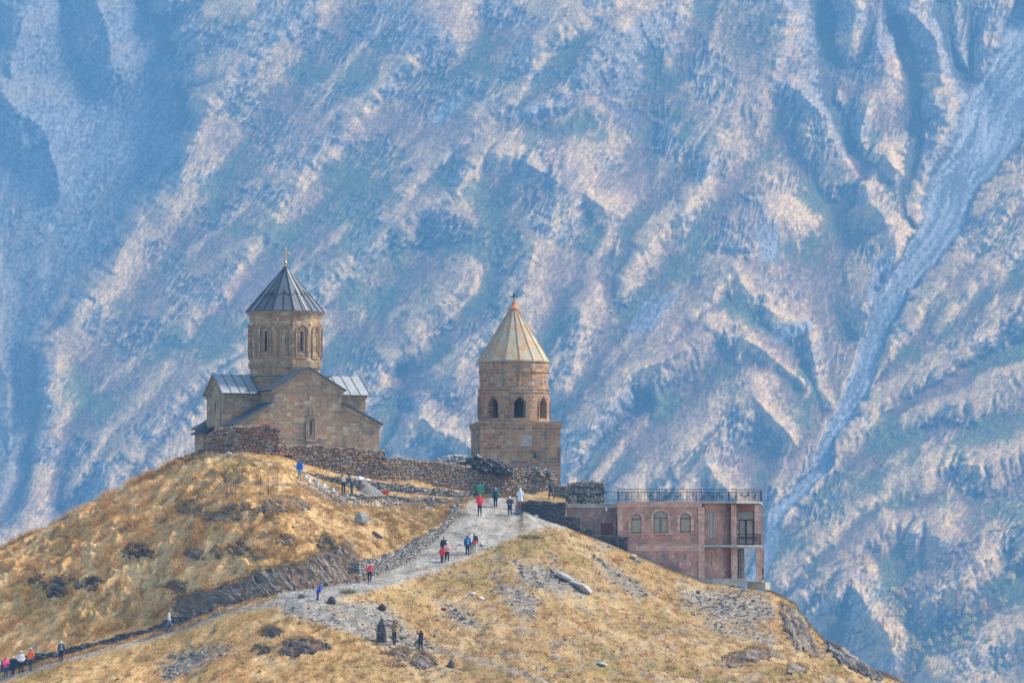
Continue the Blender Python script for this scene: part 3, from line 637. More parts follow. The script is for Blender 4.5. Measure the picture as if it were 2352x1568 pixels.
def mountain():
    # rain on a coarse grid first
    cell = 4.0; cx = np.arange(-240, 2600, cell); cy = np.arange(-260, 1700, cell); X_, Y_ = np.meshgrid(cx, cy)
    Hc, g2, _, _, _, _ = relief(X_, Y_); hf, _, _, _ = relief_fine(X_, Y_, g2); Hs = Hc + hf + 2.5 * fbm(X_ / 14, Y_ / 14, 3, 140)
    Hb = Hs[::3, ::3]; dB = np.clip(erode(Hb, cell * 3, 2, 60, 15, 0.10, 2.0), -30, 12)
    for _ in range(3): dB[1:-1, 1:-1] = (dB[1:-1, 1:-1] * 2 + dB[:-2, 1:-1] + dB[2:, 1:-1] + dB[1:-1, :-2] + dB[1:-1, 2:]) / 6
    Hs = Hs + bilin(dB, np.arange(Hs.shape[0])[:, None] / 3 + 0 * Hs, np.arange(Hs.shape[1])[None] / 3 + 0 * Hs); Hq = Hs
    dE = erode(Hs, cell, ERN, 80, 5, 0.36, 4.0) * np.interp(X_, [0, 1100, 1600], [0.45, 0.6, 0.85]) + bilin(dB, np.arange(Hs.shape[0])[:, None] / 3 + 0 * Hs, np.arange(Hs.shape[1])[None] / 3 + 0 * Hs)
    for _ in range(1): dE[1:-1, 1:-1] = (dE[1:-1, 1:-1] * 4 + dE[:-2, 1:-1] + dE[2:, 1:-1] + dE[1:-1, :-2] + dE[1:-1, 2:]) / 8
    wx_ = np.clip(np.minimum(X_ + 240, 2600 - X_) / 60, 0, 1) * np.clip(np.minimum(Y_ + 260, 1700 - Y_) / 60, 0, 1); dE = np.clip(dE, -70, 50) * wx_
    px = np.unique(np.concatenate([np.arange(-760, -20, 10), np.arange(-20, 2372, 2.35), np.arange(2372, 3130, 10)]))
    py = np.unique(np.concatenate([np.arange(-460, -10, 10), np.arange(-10, 1560, 2.35), np.arange(1560, 2500, 20)]))
    x, y = np.meshgrid(px, py); H, inG2, d2, arc2, wl, G2w = relief(x, y); hf, crag, two, u = relief_fine(x, y, inG2)
    er = bilin(dE, (y + 260) / cell, (x + 240) / cell); H = H + hf + er; amp = 1 - 0.8 * inG2
    H = H + amp * (1.9 + 4.6 * crag) * (two(lambda u: ridged(u / 15, (y - 0.5 * x) / 34, 4, 71)) - 0.4) + crag * amp * 4.2 * (two(lambda u: ridged(u / 9, (y - 0.4 * x) / 60, 3, 81)) - 0.3)
    steps = y / 44 + 1.4 * fbm(x / 60, y / 60, 3, 88); H = H + crag * amp * 3 * (np.abs((steps % 1) - 0.5) * -2) + 1.3 * fbm(x / 7, y / 7, 3, 99)
    H = H + inG2 * 4.5 * (ridged(d2 / 26 + 3, arc2 / 300 + 0.2 * fbm(x / 60, y / 60, 2, 6), 3, 44) - 0.4) * sstep(0, 30, G2w - 12)
    f_ = lambda A: A[::-1]
    x, y, H, inG2, d2, arc2, wl, crag, u, er = map(f_, (x, y, H, inG2, d2, arc2, wl, crag, u, er)); lw_ = None
    two0 = two; two = lambda g: (lambda q: q)(g(x + 0.8 * y)) * 0.6 + g(x + 0.25 * y) * 0.4
    base = 2700 + 0.40 * (1349 - y); base = np.where(y > 1349, 2700 + 0.30 * (1349 - y), base)
    D = base - H * 0.33
    X, Yw, Z = Wn(x, y, D)
    Zx = np.gradient(D, px, axis=1); Zy = np.gradient(D, py[::-1], axis=0)
    def blur(A, r):
        for ax in (0, 1, 0, 1):
            q = np.pad(A, [(r + 1, r) if a == ax else (0, 0) for a in (0, 1)], mode='edge'); cs = np.cumsum(q, axis=ax); n = 2 * r + 1
            A = (cs[n:] - cs[:-n]) / n if ax == 0 else (cs[:, n:] - cs[:, :-n]) / n
        return A
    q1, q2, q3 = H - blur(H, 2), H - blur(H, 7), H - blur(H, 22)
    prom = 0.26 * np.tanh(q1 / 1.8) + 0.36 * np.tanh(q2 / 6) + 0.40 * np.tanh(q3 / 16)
    stp = sstep(0.30, 0.05, np.abs(Zy) + 0.04 * fbm(x / 20, y / 20, 3, 5)); gx = np.abs(np.gradient(H, px, axis=1))
    # colours: dry grass paled on crests, heath darkened in hollows to paint in relief shading, bare rock where it is steep, scree
    L = lambda a, b, t: a + (b - a) * t[..., None]
    n1 = fbm(x / 150, y / 120, 4, 201); n2 = two(lambda u: fbm(u / 30, (y - 0.5 * x) / 60, 4, 202)); n3 = fbm(x / 7, y / 9, 3, 203)
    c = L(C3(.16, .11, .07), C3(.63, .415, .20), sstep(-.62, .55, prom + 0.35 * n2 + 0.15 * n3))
    c = L(c, C3(.30, .18, .13), sstep(0.0, 0.35, n2 - n1) * 0.5)
    green = sstep(0.05, 0.40, n1 + 0.25 * n2 - 0.35 * prom + 0.22 * np.exp(-((x - 820) / 380) ** 2 - ((y - 560) / 330) ** 2) + 0.12 * sstep(1750, 2100, x) * sstep(500, 900, y) - 0.08)
    c = L(c, C3(.115, .145, .07), green * 0.75)
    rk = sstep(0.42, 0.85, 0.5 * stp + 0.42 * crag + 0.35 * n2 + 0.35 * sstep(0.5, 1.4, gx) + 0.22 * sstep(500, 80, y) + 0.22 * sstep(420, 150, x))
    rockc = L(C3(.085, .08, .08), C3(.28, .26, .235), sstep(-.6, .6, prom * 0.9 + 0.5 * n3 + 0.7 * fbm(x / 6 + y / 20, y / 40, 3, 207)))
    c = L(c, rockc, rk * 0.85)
    scr_ = np.clip(inG2, 0, 1)
    for p in ([(60,230),(330,250),(420,330),(400,380),(220,430),(120,520),(0,420),(-60,300)], [(1735,515),(1790,520),(1795,600),(1750,600)], [(1775,745),(1860,735),(1870,755),(1780,790)], [(1480,690),(1560,670),(1500,760),(1440,770)], [(2010,600),(2060,560),(2050,680),(1990,720)], [(1035,215),(1075,230),(1010,290),(985,280)], [(1180,262),(1230,240),(1270,250),(1200,275)]):
        scr_ = np.maximum(scr_, (1 - sstep(-8, 8, poly_sd(x + 10 * n2, y + 10 * n3, p))) * 0.9)
    c = L(c, L(C3(.17, .175, .18), C3(.34, .335, .325), sstep(-.35, .45, n3 + gnoise(d2 / 14, arc2 / 120, 66))), scr_)
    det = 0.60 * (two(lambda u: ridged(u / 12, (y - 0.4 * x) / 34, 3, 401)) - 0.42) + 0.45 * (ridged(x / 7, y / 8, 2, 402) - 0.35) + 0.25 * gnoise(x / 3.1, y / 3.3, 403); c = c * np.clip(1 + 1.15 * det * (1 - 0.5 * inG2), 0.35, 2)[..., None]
    bowl_shade = sstep(-20, 60, -wl); c = L(c, L(C3(.10, .105, .11), C3(.22, .22, .22), sstep(-.4, .4, n3 + n2)), bowl_shade * 0.75)  # left bowl darkened in colour to paint in its shade
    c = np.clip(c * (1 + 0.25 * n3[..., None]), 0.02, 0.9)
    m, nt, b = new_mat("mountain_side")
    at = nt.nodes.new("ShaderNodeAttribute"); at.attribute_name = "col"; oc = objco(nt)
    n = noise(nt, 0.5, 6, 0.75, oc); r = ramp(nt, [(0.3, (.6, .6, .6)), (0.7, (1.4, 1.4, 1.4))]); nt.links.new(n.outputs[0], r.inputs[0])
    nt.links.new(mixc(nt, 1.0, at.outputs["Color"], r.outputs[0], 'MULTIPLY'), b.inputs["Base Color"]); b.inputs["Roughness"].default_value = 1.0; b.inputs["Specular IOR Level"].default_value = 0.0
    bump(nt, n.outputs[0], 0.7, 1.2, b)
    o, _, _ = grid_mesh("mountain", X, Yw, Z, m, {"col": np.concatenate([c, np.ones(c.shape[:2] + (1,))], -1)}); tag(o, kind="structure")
    return px, py[::-1], X, Yw, Z
MPX, MPY, MX, MY, MZ = mountain()
def mp(px, py):
    i = int(np.argmin(np.abs(MPY - py))); j = int(np.argmin(np.abs(MPX - px))); return Vector((MX[i, j], MY[i, j], MZ[i, j]))

# haze: the air of the valley
hz = MB(); hz.box(-1500, 1500, -40, 4300, -520, 1150)
def haze_mat():
    m = bpy.data.materials.new("valley_air"); m.use_nodes = True; nt = m.node_tree
    for n in list(nt.nodes):
        if n.type == 'BSDF_PRINCIPLED': nt.nodes.remove(n)
    v = nt.nodes.new("ShaderNodeVolumePrincipled"); v.inputs["Color"].default_value = (0.21, 0.57, 1.0, 1); v.inputs["Density"].default_value = HAZE_D; v.inputs["Anisotropy"].default_value = 0.0
    nt.links.new(v.outputs[0], nt.nodes["Material Output"].inputs["Volume"]); return m
HAZE_D = 0.00018
ho = hz.build("haze", haze_mat()); tag(ho, kind="stuff")
# ================================================================== DRY STONE WALLS
RUSTY = [(.34,.185,.10), (.30,.165,.09), (.36,.24,.15), (.32,.27,.20), (.36,.32,.25), (.24,.165,.11), (.17,.125,.09), (.31,.22,.145)]
GREYW = [(.22,.21,.19), (.30,.29,.26), (.13,.12,.115), (.36,.34,.30), (.18,.155,.13), (.09,.085,.085), (.26,.22,.17)]
DARKW = [(.07,.065,.07), (.10,.095,.095), (.05,.045,.045), (.14,.13,.125), (.09,.07,.065)]
def stone(mb, c, e1, e2, n, w, h, dep, col, rnd):
    """one rough block: c centre on the face, e1 along, e2 up, n outward"""
    k = rnd.choice((6, 7, 8)); a0 = rnd.random()
    ring = []
    for i in range(k):
        t = 6.28318 * (i + 0.35 * rnd.random()) / k + a0; r = 1.0
        x = math.copysign(abs(math.cos(t)) ** 0.6, math.cos(t)); y = math.copysign(abs(math.sin(t)) ** 0.7, math.sin(t))
        ring.append((x * w * 0.5 * rnd.uniform(.88, 1.05), y * h * 0.5 * rnd.uniform(.85, 1.08)))
    b = [c + e1 * x + e2 * y - n * 0.12 for x, y in ring]
    f = [c + e1 * x * 0.93 + e2 * y * 0.9 + n * dep * 0.6 for x, y in ring]
    tl = rnd.uniform(-.25, .25)
    g = [c + e1 * x * 0.74 + e2 * y * 0.66 + n * dep * (1 + tl * x / max(w, .01)) for x, y in ring]
    fs = [(i, (i + 1) % k, k + (i + 1) % k, k + i) for i in range(k)] + [(k + i, k + (i + 1) % k, 2 * k + (i + 1) % k, 2 * k + i) for i in range(k)] + [tuple(range(2 * k, 3 * k))]
    mb.add(b + f + g, fs, col)
def drystone(name, label, pts, thick=0.7, sw=0.34, sh=0.12, pal=RUSTY, seed=1, cat="stone wall", group=None, jag=0.12, ends=(True, True), parent=None, capcol=None):
    """pts = [(px, py top, py bottom, Y)]"""
    rnd = random.Random(seed); mb = MB()
    P = [Vector((xat(px, Y, (a + b) / 2), Y, 0)) for px, a, b, Y in pts]; T = [zat(a, Y) for px, a, b, Y in pts]; B = [zat(b, Y) for px, a, b, Y in pts]
    S = [0.0]
    for p, q in zip(P[:-1], P[1:]): S.append(S[-1] + (q - p).length)
    def at(s):
        s = max(0.0, min(S[-1], s))
        for i in range(len(S) - 1):
            if s <= S[i + 1] + 1e-9:
                t = (s - S[i]) / max(1e-6, S[i + 1] - S[i]); d = (P[i + 1] - P[i]).normalized(); n = Vector((d.y, -d.x, 0))
                return P[i].lerp(P[i + 1], t), d, n, T[i] * (1 - t) + T[i + 1] * t, B[i] * (1 - t) + B[i + 1] * t
    L = S[-1]; up = Vector((0, 0, 1)); m = max(2, int(L / 0.5)); prev = None
    jz = lambda s: jag * (math.sin(s * 1.7 + seed) + math.sin(s * 4.3 + seed * 2) * 0.6) * 0.5
    for i in range(m + 1):
        p, d, n, t, b = at(L * i / m); t += jz(L * i / m) - 0.07
        r = [p - n * 0.0 + up * (b - 0.5), p + up * t, p - n * thick + up * t, p - n * thick + up * (b - 0.5)]
        if prev:
            for k in range(3): mb.face([prev[k], r[k], r[k + 1], prev[k + 1]], (.06, .05, .045))
        if i in (0, m): mb.face(r, (.06, .05, .045))
        prev = r
    def face(outer):
        zmin = min(B) - 0.3; z = zmin; zmax = max(T) + jag + 0.1
        while z < zmax:
            h = sh * rnd.uniform(.7, 1.45); s = -rnd.random() * sw
            while s < L:
                w = sw * rnd.choice((.5, .8, 1, 1.2, 1.7)) * rnd.uniform(.85, 1.15); sc = s + w / 2; s += w * 0.97
                if sc < 0 or sc > L: continue
                p, d, n, t, b = at(sc); t += jz(sc)
                if z + h * .5 > t + rnd.uniform(-.04, .07) or z < b - 0.35: continue
                c = p + up * (z + h / 2 + rnd.uniform(-.015, .015)); nn = n
                if not outer: c = c - n * thick; nn = -n
                cc = rnd.choice(pal); g = rnd.uniform(.7, 1.3); cc = tuple(min(.9, x * g) for x in cc)
                stone(mb, c, (d + up * rnd.uniform(-.08, .08)).normalized(), up, nn, w, h * 1.02, rnd.uniform(.03, .11), cc, rnd)
            z += h * 0.96
    face(True); face(False)
    s = 0
    while s < L:                                # flat stones lying along the top
        w = sw * rnd.uniform(.7, 1.7); p, d, n, t, b = at(s + w / 2); t += jz(s + w / 2); k = 0
        while k * sw * 1.1 < thick:
            cc = rnd.choice(capcol or pal); g = rnd.uniform(.8, 1.4); hh = sh * rnd.uniform(.3, .7)
            c = p - n * (k * sw * 1.1 + sw * .45) + up * (t - .02)
            stone(mb, c, d, n * rnd.uniform(.9, 1.1), up, w, sw * 1.2, hh, tuple(min(.9, x * g) for x in cc), rnd); k += 1
        s += w * .98
    for e, on in ((0, ends[0]), (L, ends[1])):  # end faces
        if not on: continue
        p, d, n, t, b = at(e); o = -d if e == 0 else d; z = b - .2
        while z < t:
            h = sh * rnd.uniform(.8, 1.4); y = 0
            while y < thick:
                w = sw * rnd.uniform(.6, 1.2); cc = rnd.choice(pal); g = rnd.uniform(.7, 1.3)
                stone(mb, p - n * (y + w / 2) + up * (z + h / 2), n, up, o, w, h, rnd.uniform(.03, .09), tuple(x * g for x in cc), rnd); y += w
            z += h
    o = mb.build(name, M_STONE, parent)
    return tag(o, label, cat, group) if parent is None else o

drystone("stone_wall", "tall rust red rubble wall bulging in front of the domed church's left side", [(474, 1012, 1052, 361.5), (480, 992, 1048, 360.6), (505, 984, 1044, 360), (560, 978, 1040, 359.4), (610, 976, 1042, 359.2), (641, 980, 1046, 359.4), (652, 1016, 1050, 359.8)], 1.1, .42, .11, [(.38,.15,.07), (.34,.13,.065)] + RUSTY, 3)
drystone("stone_wall", "long rust brown rubble wall running below the domed church to its right corner", [(655, 1021, 1052, 360), (700, 1023, 1068, 360.5), (780, 1027, 1084, 361.3), (884, 1034, 1104, 362.8)], .9, .40, .10, RUSTY, 4, ends=(False, True))
drystone("stone_wall", "long lower rubble wall stretching from the domed church to the foot of the bell tower", [(886, 1052, 1104, 362.9), (960, 1056, 1116, 364.6), (1060, 1066, 1134, 366.3), (1120, 1074, 1140, 367.3), (1200, 1079, 1138, 369), (1266, 1086, 1130, 370.6), (1277, 1100, 1128, 371)], .9, .38, .10, RUSTY[3:] + RUSTY[:2] + [(.22, .21, .18)], 5)
drystone("stone_wall", "low dark tumbledown wall descending the hill left of the rust red rubble wall", [(350, 1089, 1098, 363.3), (408, 1050, 1066, 362.6), (430, 1043, 1058, 362.2), (470, 1032, 1052, 361.6)], .6, .3, .11, DARKW + GREYW[:3], 6)
drystone("terrace_wall", "dark terrace wall behind the workers, under the long church wall", [(700, 1086, 1122, 356.6), (782, 1096, 1132, 357.8), (850, 1104, 1138, 359.2)], .5, .3, .13, GREYW, 7, group="terrace walls above the path", capcol=DARKW)
drystone("terrace_wall", "dark terrace wall between the grey gravel heap and the green wheeled bin", [(846, 1105, 1140, 359.3), (919, 1113, 1148, 360.6), (1010, 1124, 1150, 362.6), (1092, 1134, 1148, 364.9)], .5, .3, .13, GREYW, 8, group="terrace walls above the path", capcol=DARKW)
drystone("terrace_wall", "lowest dark slab kerb in front of the gravel heap and the workers", [(745, 1122, 1134, 354), (800, 1135, 1148, 355), (880, 1139, 1153, 357), (1000, 1146, 1159, 359.8), (1060, 1147, 1160, 361.7)], .5, .42, .09, DARKW + GREYW, 9, group="terrace walls above the path")
drystone("roadside_wall", "long grey dry stone wall climbing the left edge of the gravel path", [(823, 1292, 1330, 336), (880, 1283, 1318, 339.5), (930, 1262, 1295, 344.5), (1000, 1222, 1246, 352), (1040, 1190, 1206, 356.5), (1058, 1160, 1182, 359.4)], .55, .30, .10, GREYW + [(.34, .30, .25)], 10)
drystone("roadside_wall", "low dark stacked slate wall beside the lower path behind the walkers at far left", [(-60, 1538, 1568, 341), (0, 1520, 1550, 340), (60, 1505, 1538, 339.4), (130, 1496, 1516, 338.4), (200, 1478, 1500, 337.6), (300, 1452, 1472, 336.9), (375, 1432, 1449, 336.2), (380, 1419, 1447, 336.1), (450, 1408, 1424, 334.3), (520, 1389, 1399, 332)], .5, .34, .09, DARKW + GREYW[:3], 11)
drystone("retaining_wall", "black slate wall holding up the path end beside the walker in red trousers", [(1200, 1152, 1172, 360.9), (1230, 1151, 1184, 360.7), (1260, 1152, 1197, 360.5), (1298, 1153, 1212, 360.6)], .8, .34, .08, DARKW, 12)
drystone("retaining_wall", "middle step of black slate wall beneath the pink building's side annex", [(1299, 1187, 1216, 360.7), (1331, 1188, 1226, 360.9)], .7, .34, .08, DARKW, 13, group="slate steps beside the pink building")
drystone("retaining_wall", "small black slate wall step left of the red wooden door", [(1332, 1214, 1228, 361), (1366, 1215, 1240, 361.2)], .7, .34, .08, DARKW, 14, group="slate steps beside the pink building")
drystone("retaining_wall", "lowest black slate wall ledge in front of the red wooden door", [(1367, 1232, 1242, 361.2), (1440, 1233, 1268, 361.6)], .5, .34, .08, DARKW, 15, group="slate steps beside the pink building")
drystone("stone_wall", "rough grey rubble wall between the bell tower and the terrace railing", [(1274, 1118, 1146, 369.2), (1300, 1112, 1150, 369.1), (1340, 1106, 1153, 369), (1388, 1106, 1155, 369)], .8, .26, .12, GREYW + [(.30, .22, .14), (.38, .34, .27)], 16)
drystone("stone_block", "low square rubble block in front of the grey rubble wall", [(1308, 1140, 1155, 367.8), (1322, 1140, 1155, 367.8)], .5, .2, .1, GREYW, 17, cat="stone block")

# ================================================================== helpers for buildings
def wall_cells(mb, amap, A, Z, openfn, thick, uvoff=0.0):
    """a wall with real openings, cut from a grid; amap(a, z, d) -> point; openings have reveals"""
    na, nz = len(A) - 1, len(Z) - 1
    so = [[not openfn((A[i] + A[i + 1]) / 2, (Z[j] + Z[j + 1]) / 2) for j in range(nz)] for i in range(na)]
    for i in range(na):
        for j in range(nz):
            if not so[i][j]: continue
            a0, a1, z0, z1 = A[i], A[i + 1], Z[j], Z[j + 1]
            U = [(a0 + uvoff, z0), (a1 + uvoff, z0), (a1 + uvoff, z1), (a0 + uvoff, z1)]
            for d in (0, thick): mb.face([amap(a0, z0, d), amap(a1, z0, d), amap(a1, z1, d), amap(a0, z1, d)], None, U)
            for di, dj, p, q in ((-1, 0, (a0, z0), (a0, z1)), (1, 0, (a1, z0), (a1, z1)), (0, -1, (a0, z0), (a1, z0)), (0, 1, (a0, z1), (a1, z1))):
                ii, jj = i + di, j + dj
                if not (0 <= ii < na and 0 <= jj < nz) or not so[ii][jj]:
                    mb.face([amap(*p, 0), amap(*q, 0), amap(*q, thick), amap(*p, thick)])
def lin(a, b, step): n = max(1, int(round((b - a) / step))); return [a + (b - a) * i / n for i in range(n + 1)]
def prism(mb, poly, fn, d0, d1, col=None):
    """poly [(a, b)] swept from d0 to d1 through fn(a, b, d)"""
    p = [fn(a, b, d0) for a, b in poly]; q = [fn(a, b, d1) for a, b in poly]; n = len(poly)
    mb.face(p, col); mb.face(q[::-1], col)
    for i in range(n): mb.face([p[i], p[(i + 1) % n], q[(i + 1) % n], q[i]], col)
def roof_slab(mb, r0, r1, e0, e1, th=0.10, seams=0, seam=0.05):
    """r0-r1 ridge, e0-e1 eave"""
    r0, r1, e0, e1 = map(Vector, (r0, r1, e0, e1)); up = Vector((0, 0, th)); q = [r0, r1, e1, e0]; n = (r1 - r0).cross(e0 - r0).normalized(); n = n if n.z > 0 else -n
    t = [v + n * th for v in q]
    mb.face(t); mb.face(q[::-1])
    for i in range(4): mb.face([q[i], q[(i + 1) % 4], t[(i + 1) % 4], t[i]])
    for k in range(seams + 1 if seams else 0):
        f = k / seams; a = r0.lerp(r1, f) + n * (th + seam / 2); b = e0.lerp(e1, f) + n * (th + seam / 2); mb.beam(a, b, seam, seam, n)
def arch_pts(c, w, z0, zs, n=10, point=0.0):
    """outline of an arched opening in (a, z): half width w, base z0, spring zs; point > 0 makes it pointed"""
    pts = [(c - w, z0), (c - w, zs)]
    for i in range(1, n):
        t = math.pi * (1 - i / n); pts.append((c + w * math.cos(t), zs + w * math.sin(t) * (1 + point * (1 - abs(math.cos(t))))))
    return pts + [(c + w, zs), (c + w, z0)]
def strip(mb, pts, mapf, w, d0, d1, col=None):
    """a raised band of width w following pts (a, z)"""
    P = []
    for i, (a, z) in enumerate(pts):
        pa, pz = pts[max(0, i - 1)]; qa, qz = pts[min(len(pts) - 1, i + 1)]; l = math.hypot(qa - pa, qz - pz) or 1
        P.append((a, z, -(qz - pz) / l * w, (qa - pa) / l * w))
    for (a, z, nx, nz), (b, y, mx, mz) in zip(P[:-1], P[1:]):
        i0, i1, o0, o1 = (a, z), (b, y), (a + nx, z + nz), (b + mx, y + mz)
        mb.face([mapf(*i0, d1), mapf(*i1, d1), mapf(*o1, d1), mapf(*o0, d1)], col)
        for u, v in ((i0, i1), (o0, o1)): mb.face([mapf(*u, d0), mapf(*v, d0), mapf(*v, d1), mapf(*u, d1)], col)
    for e in (P[0], P[-1]):
        a, z, nx, nz = e; mb.face([mapf(a, z, d0), mapf(a + nx, z + nz, d0), mapf(a + nx, z + nz, d1), mapf(a, z, d1)], col)
def plate(mb, pts, mapf, d0, d1, col=None):
    n = len(pts); mb.face([mapf(a, z, d1) for a, z in pts], col)
    for i in range(n):
        a, b = pts[i], pts[(i + 1) % n]; mb.face([mapf(*a, d0), mapf(*b, d0), mapf(*b, d1), mapf(*a, d1)], col)

CH_PAL = [(.36,.235,.125), (.33,.21,.115), (.40,.27,.15), (.30,.20,.12), (.35,.22,.12), (.43,.31,.19), (.40,.20,.10), (.27,.20,.13), (.34,.23,.13), (.46,.36,.24)]
TW_PAL = [(.38,.22,.11), (.42,.19,.08), (.33,.21,.12), (.26,.20,.13), (.46,.25,.11), (.36,.24,.14), (.30,.13,.07), (.42,.32,.20), (.38,.21,.10), (.24,.17,.12)]
M_CH = ashlar("church_stone", CH_PAL, .72, .36, (.35, .29, .22), (.17, .13, .095), .3)
M_DRUM = ashlar("drum_stone", [(.38,.24,.12), (.43,.27,.14), (.35,.23,.13), (.48,.36,.21), (.33,.21,.12), (.41,.28,.16), (.53,.42,.28), (.46,.24,.11)], .42, .34, (.30,.24,.17), (.15, .11, .08), .35)
M_CORN = ashlar("cornice_stone", [(.42,.31,.19), (.39,.28,.17), (.46,.35,.22), (.36,.25,.15)], .9, .5, (.28,.23,.17), (.20, .15, .11), .2)
M_TW = ashlar("tower_stone", TW_PAL, .62, .40, (.36, .30, .23), (.13, .10, .08), .4, 3.3, .02)
M_TCONE = ashlar("cone_slabs", [(.42,.41,.29), (.39,.39,.28), (.45,.42,.29), (.38,.35,.26), (.48,.38,.24), (.44,.34,.21)], .9, 1.0, (.20, .17, .11), (.46, .20, .07), .3, 1.1, slo=.48)
M_METAL = plain("roof_sheet", (.085, .10, .115), .62, .25, 3, .25, .4)
M_METALP = plain("pale_roof_sheet", (.33, .345, .33), .55, .2, 2, .15, .35)
M_SEAM = plain("roof_seam", (.045, .05, .055), .5, .1, 3, .4)
M_SEAMHI = plain("seam_glint", (.6, .6, .58), .5, .1, 3, .2)
M_VOID = plain("dark_opening", (.018, .016, .015), .9, .1)
M_GOLD = plain("gilt", (.55, .32, .10), .35, .2, 20, .85, .5)
M_IRON = plain("iron", (.045, .042, .045), .55, .2, 9, .6)
M_LICH = plain("lichen_ridge", (.33, .20, .11), .9, .45, 2)

# ================================================================== THE DOMED CHURCH
CS = 373.0 / 366.0; TH = R(20); CY0 = 373.0; CX0 = xat(655, CY0, 900); cT, sT = math.cos(TH), math.sin(TH)
def cu(u, v, z):
    u *= CS; v *= CS; return Vector((CX0 + u * cT - v * sT, CY0 + u * sT + v * cT, z))
def cz(py, u, v): return zat(py, CY0 + (u * sT + v * cT) * CS)
church = thing("church", "domed stone church with grey conical roof and gilt cross above the rubble wall", "church", cu(0, 0, 11))
FV = -6.5; WH = 3.02; WD = 2.73; UL, UR = -6.2, 6.37
zg = 10.5
z_ap = cz(848, 0, FV); z_ea = cz(893, WH, FV) - .1
# main arms, front and back
mb = MB(); fr = lambda a, z, d: cu(a, d, z)
prism(mb, [(-WH, zg), (WH, zg), (WH, z_ea), (0, z_ap), (-WH, z_ea)], fr, FV, 6.5)
# lean-to aisles
zl_hi = cz(925, -3.1, FV); zl_lo = cz(973, UL, FV) - .05; zr_lo = cz(975, UR, FV)
for s, ue, zlo in ((-1, UL, zl_lo), (1, UR, zr_lo)):
    for v0, v1 in ((FV + .004, -WD), (WD, 6.496)):
        prism(mb, [(s * 2.98, zg), (ue, zg), (ue, zlo), (s * 2.98, zl_hi)], fr, v0, v1)
# transept wings
zw_ap = cz(860, -6.1, 0) - .12; zw_ea = cz(898, -6.0, -WD) - .12; wg = lambda a, z, d: cu(d, a, z)
prism(mb, [(-WD, zg), (WD, zg), (WD, zw_ea), (0, zw_ap), (-WD, zw_ea)], wg, UL - .004, UR + .004)
# crossing block under the drum
zc_top = cz(866, 0, -3)
prism(mb, [(-2.95, zg + 3), (2.95, zg + 3), (2.95, zc_top), (-2.95, zc_top)], fr, -2.95, 2.95)
mb.build("wall", M_CH, church)
# side chapel at the back left
mb = MB(); zp = zat(997, 371.5)
prism(mb, [(.6, zg - .3), (3.3, zg - .3), (3.3, zp), (.6, zp)], wg, -7.05, UL); mb.build("side_chapel", M_CH, church)
mb = MB(); roof_slab(mb, cu(UL, .4, zp + .55), cu(UL, 3.5, zp + .55), cu(-7.35, .4, zp - .02), cu(-7.35, 3.5, zp - .02), .09, 4); mb.build("chapel_roof", M_METAL, church)
# cornices: pale raking stone bands
mb = MB()
def rake(p, q, h=.42, out=.16, down=.0, nrm=None):
    """a moulded band from p to q lying under a roof edge, standing out along nrm"""
    p, q, nrm = Vector(p), Vector(q), Vector(nrm).normalized(); u = Vector((0, 0, 1))
    for hh, oo in ((h, out * .55), (h * .5, out)):
        a = [p - u * hh, q - u * hh, q, p]; b = [x + nrm * oo for x in a]
        mb.face(b); [mb.face([a[i], a[(i + 1) % 4], b[(i + 1) % 4], b[i]]) for i in range(4)]
nf = (sT, -cT, 0); nl = (-cT, -sT, 0); nr = (cT, sT, 0)
rake(cu(-WH - .15, FV, z_ea + .02), cu(0, FV, z_ap + .1), nrm=nf); rake(cu(0, FV, z_ap + .1), cu(WH + .15, FV, z_ea + .02), nrm=nf)
rake(cu(-3.02, FV - .003, zl_hi + .02), cu(UL - .1, FV - .003, zl_lo + .02), .36, .14, nrm=nf); rake(cu(3.02, FV - .003, zl_hi + .02), cu(UR + .1, FV - .003, zr_lo + .02), .36, .14, nrm=nf)
for s, ue, nn in ((-1, UL, nl), (1, UR, nr)):
    rake(cu(ue, -WD - .12, zw_ea + .02), cu(ue, 0, zw_ap + .08), .4, .16, nrm=nn); rake(cu(ue, 0, zw_ap + .08), cu(ue, WD + .12, zw_ea + .02), .4, .16, nrm=nn)
    rake(cu(ue, -WD, zw_ea + .05), cu(s * 3.0, -WD, zw_ea + .05), .4, .18, nrm=nf)
    rake(cu(s * WH, FV, z_ea + .02), cu(s * WH, -WD, z_ea + .02), .36, .16, nrm=nn)
rake(cu(-2.95, -2.95, zc_top + .02), cu(2.95, -2.95, zc_top + .02), .4, .18, nrm=nf); rake(cu(-2.95, 2.95, zc_top + .02), cu(-2.95, -2.95, zc_top + .02), .4, .18, nrm=nl)
mb.build("cornice", M_CORN, church)
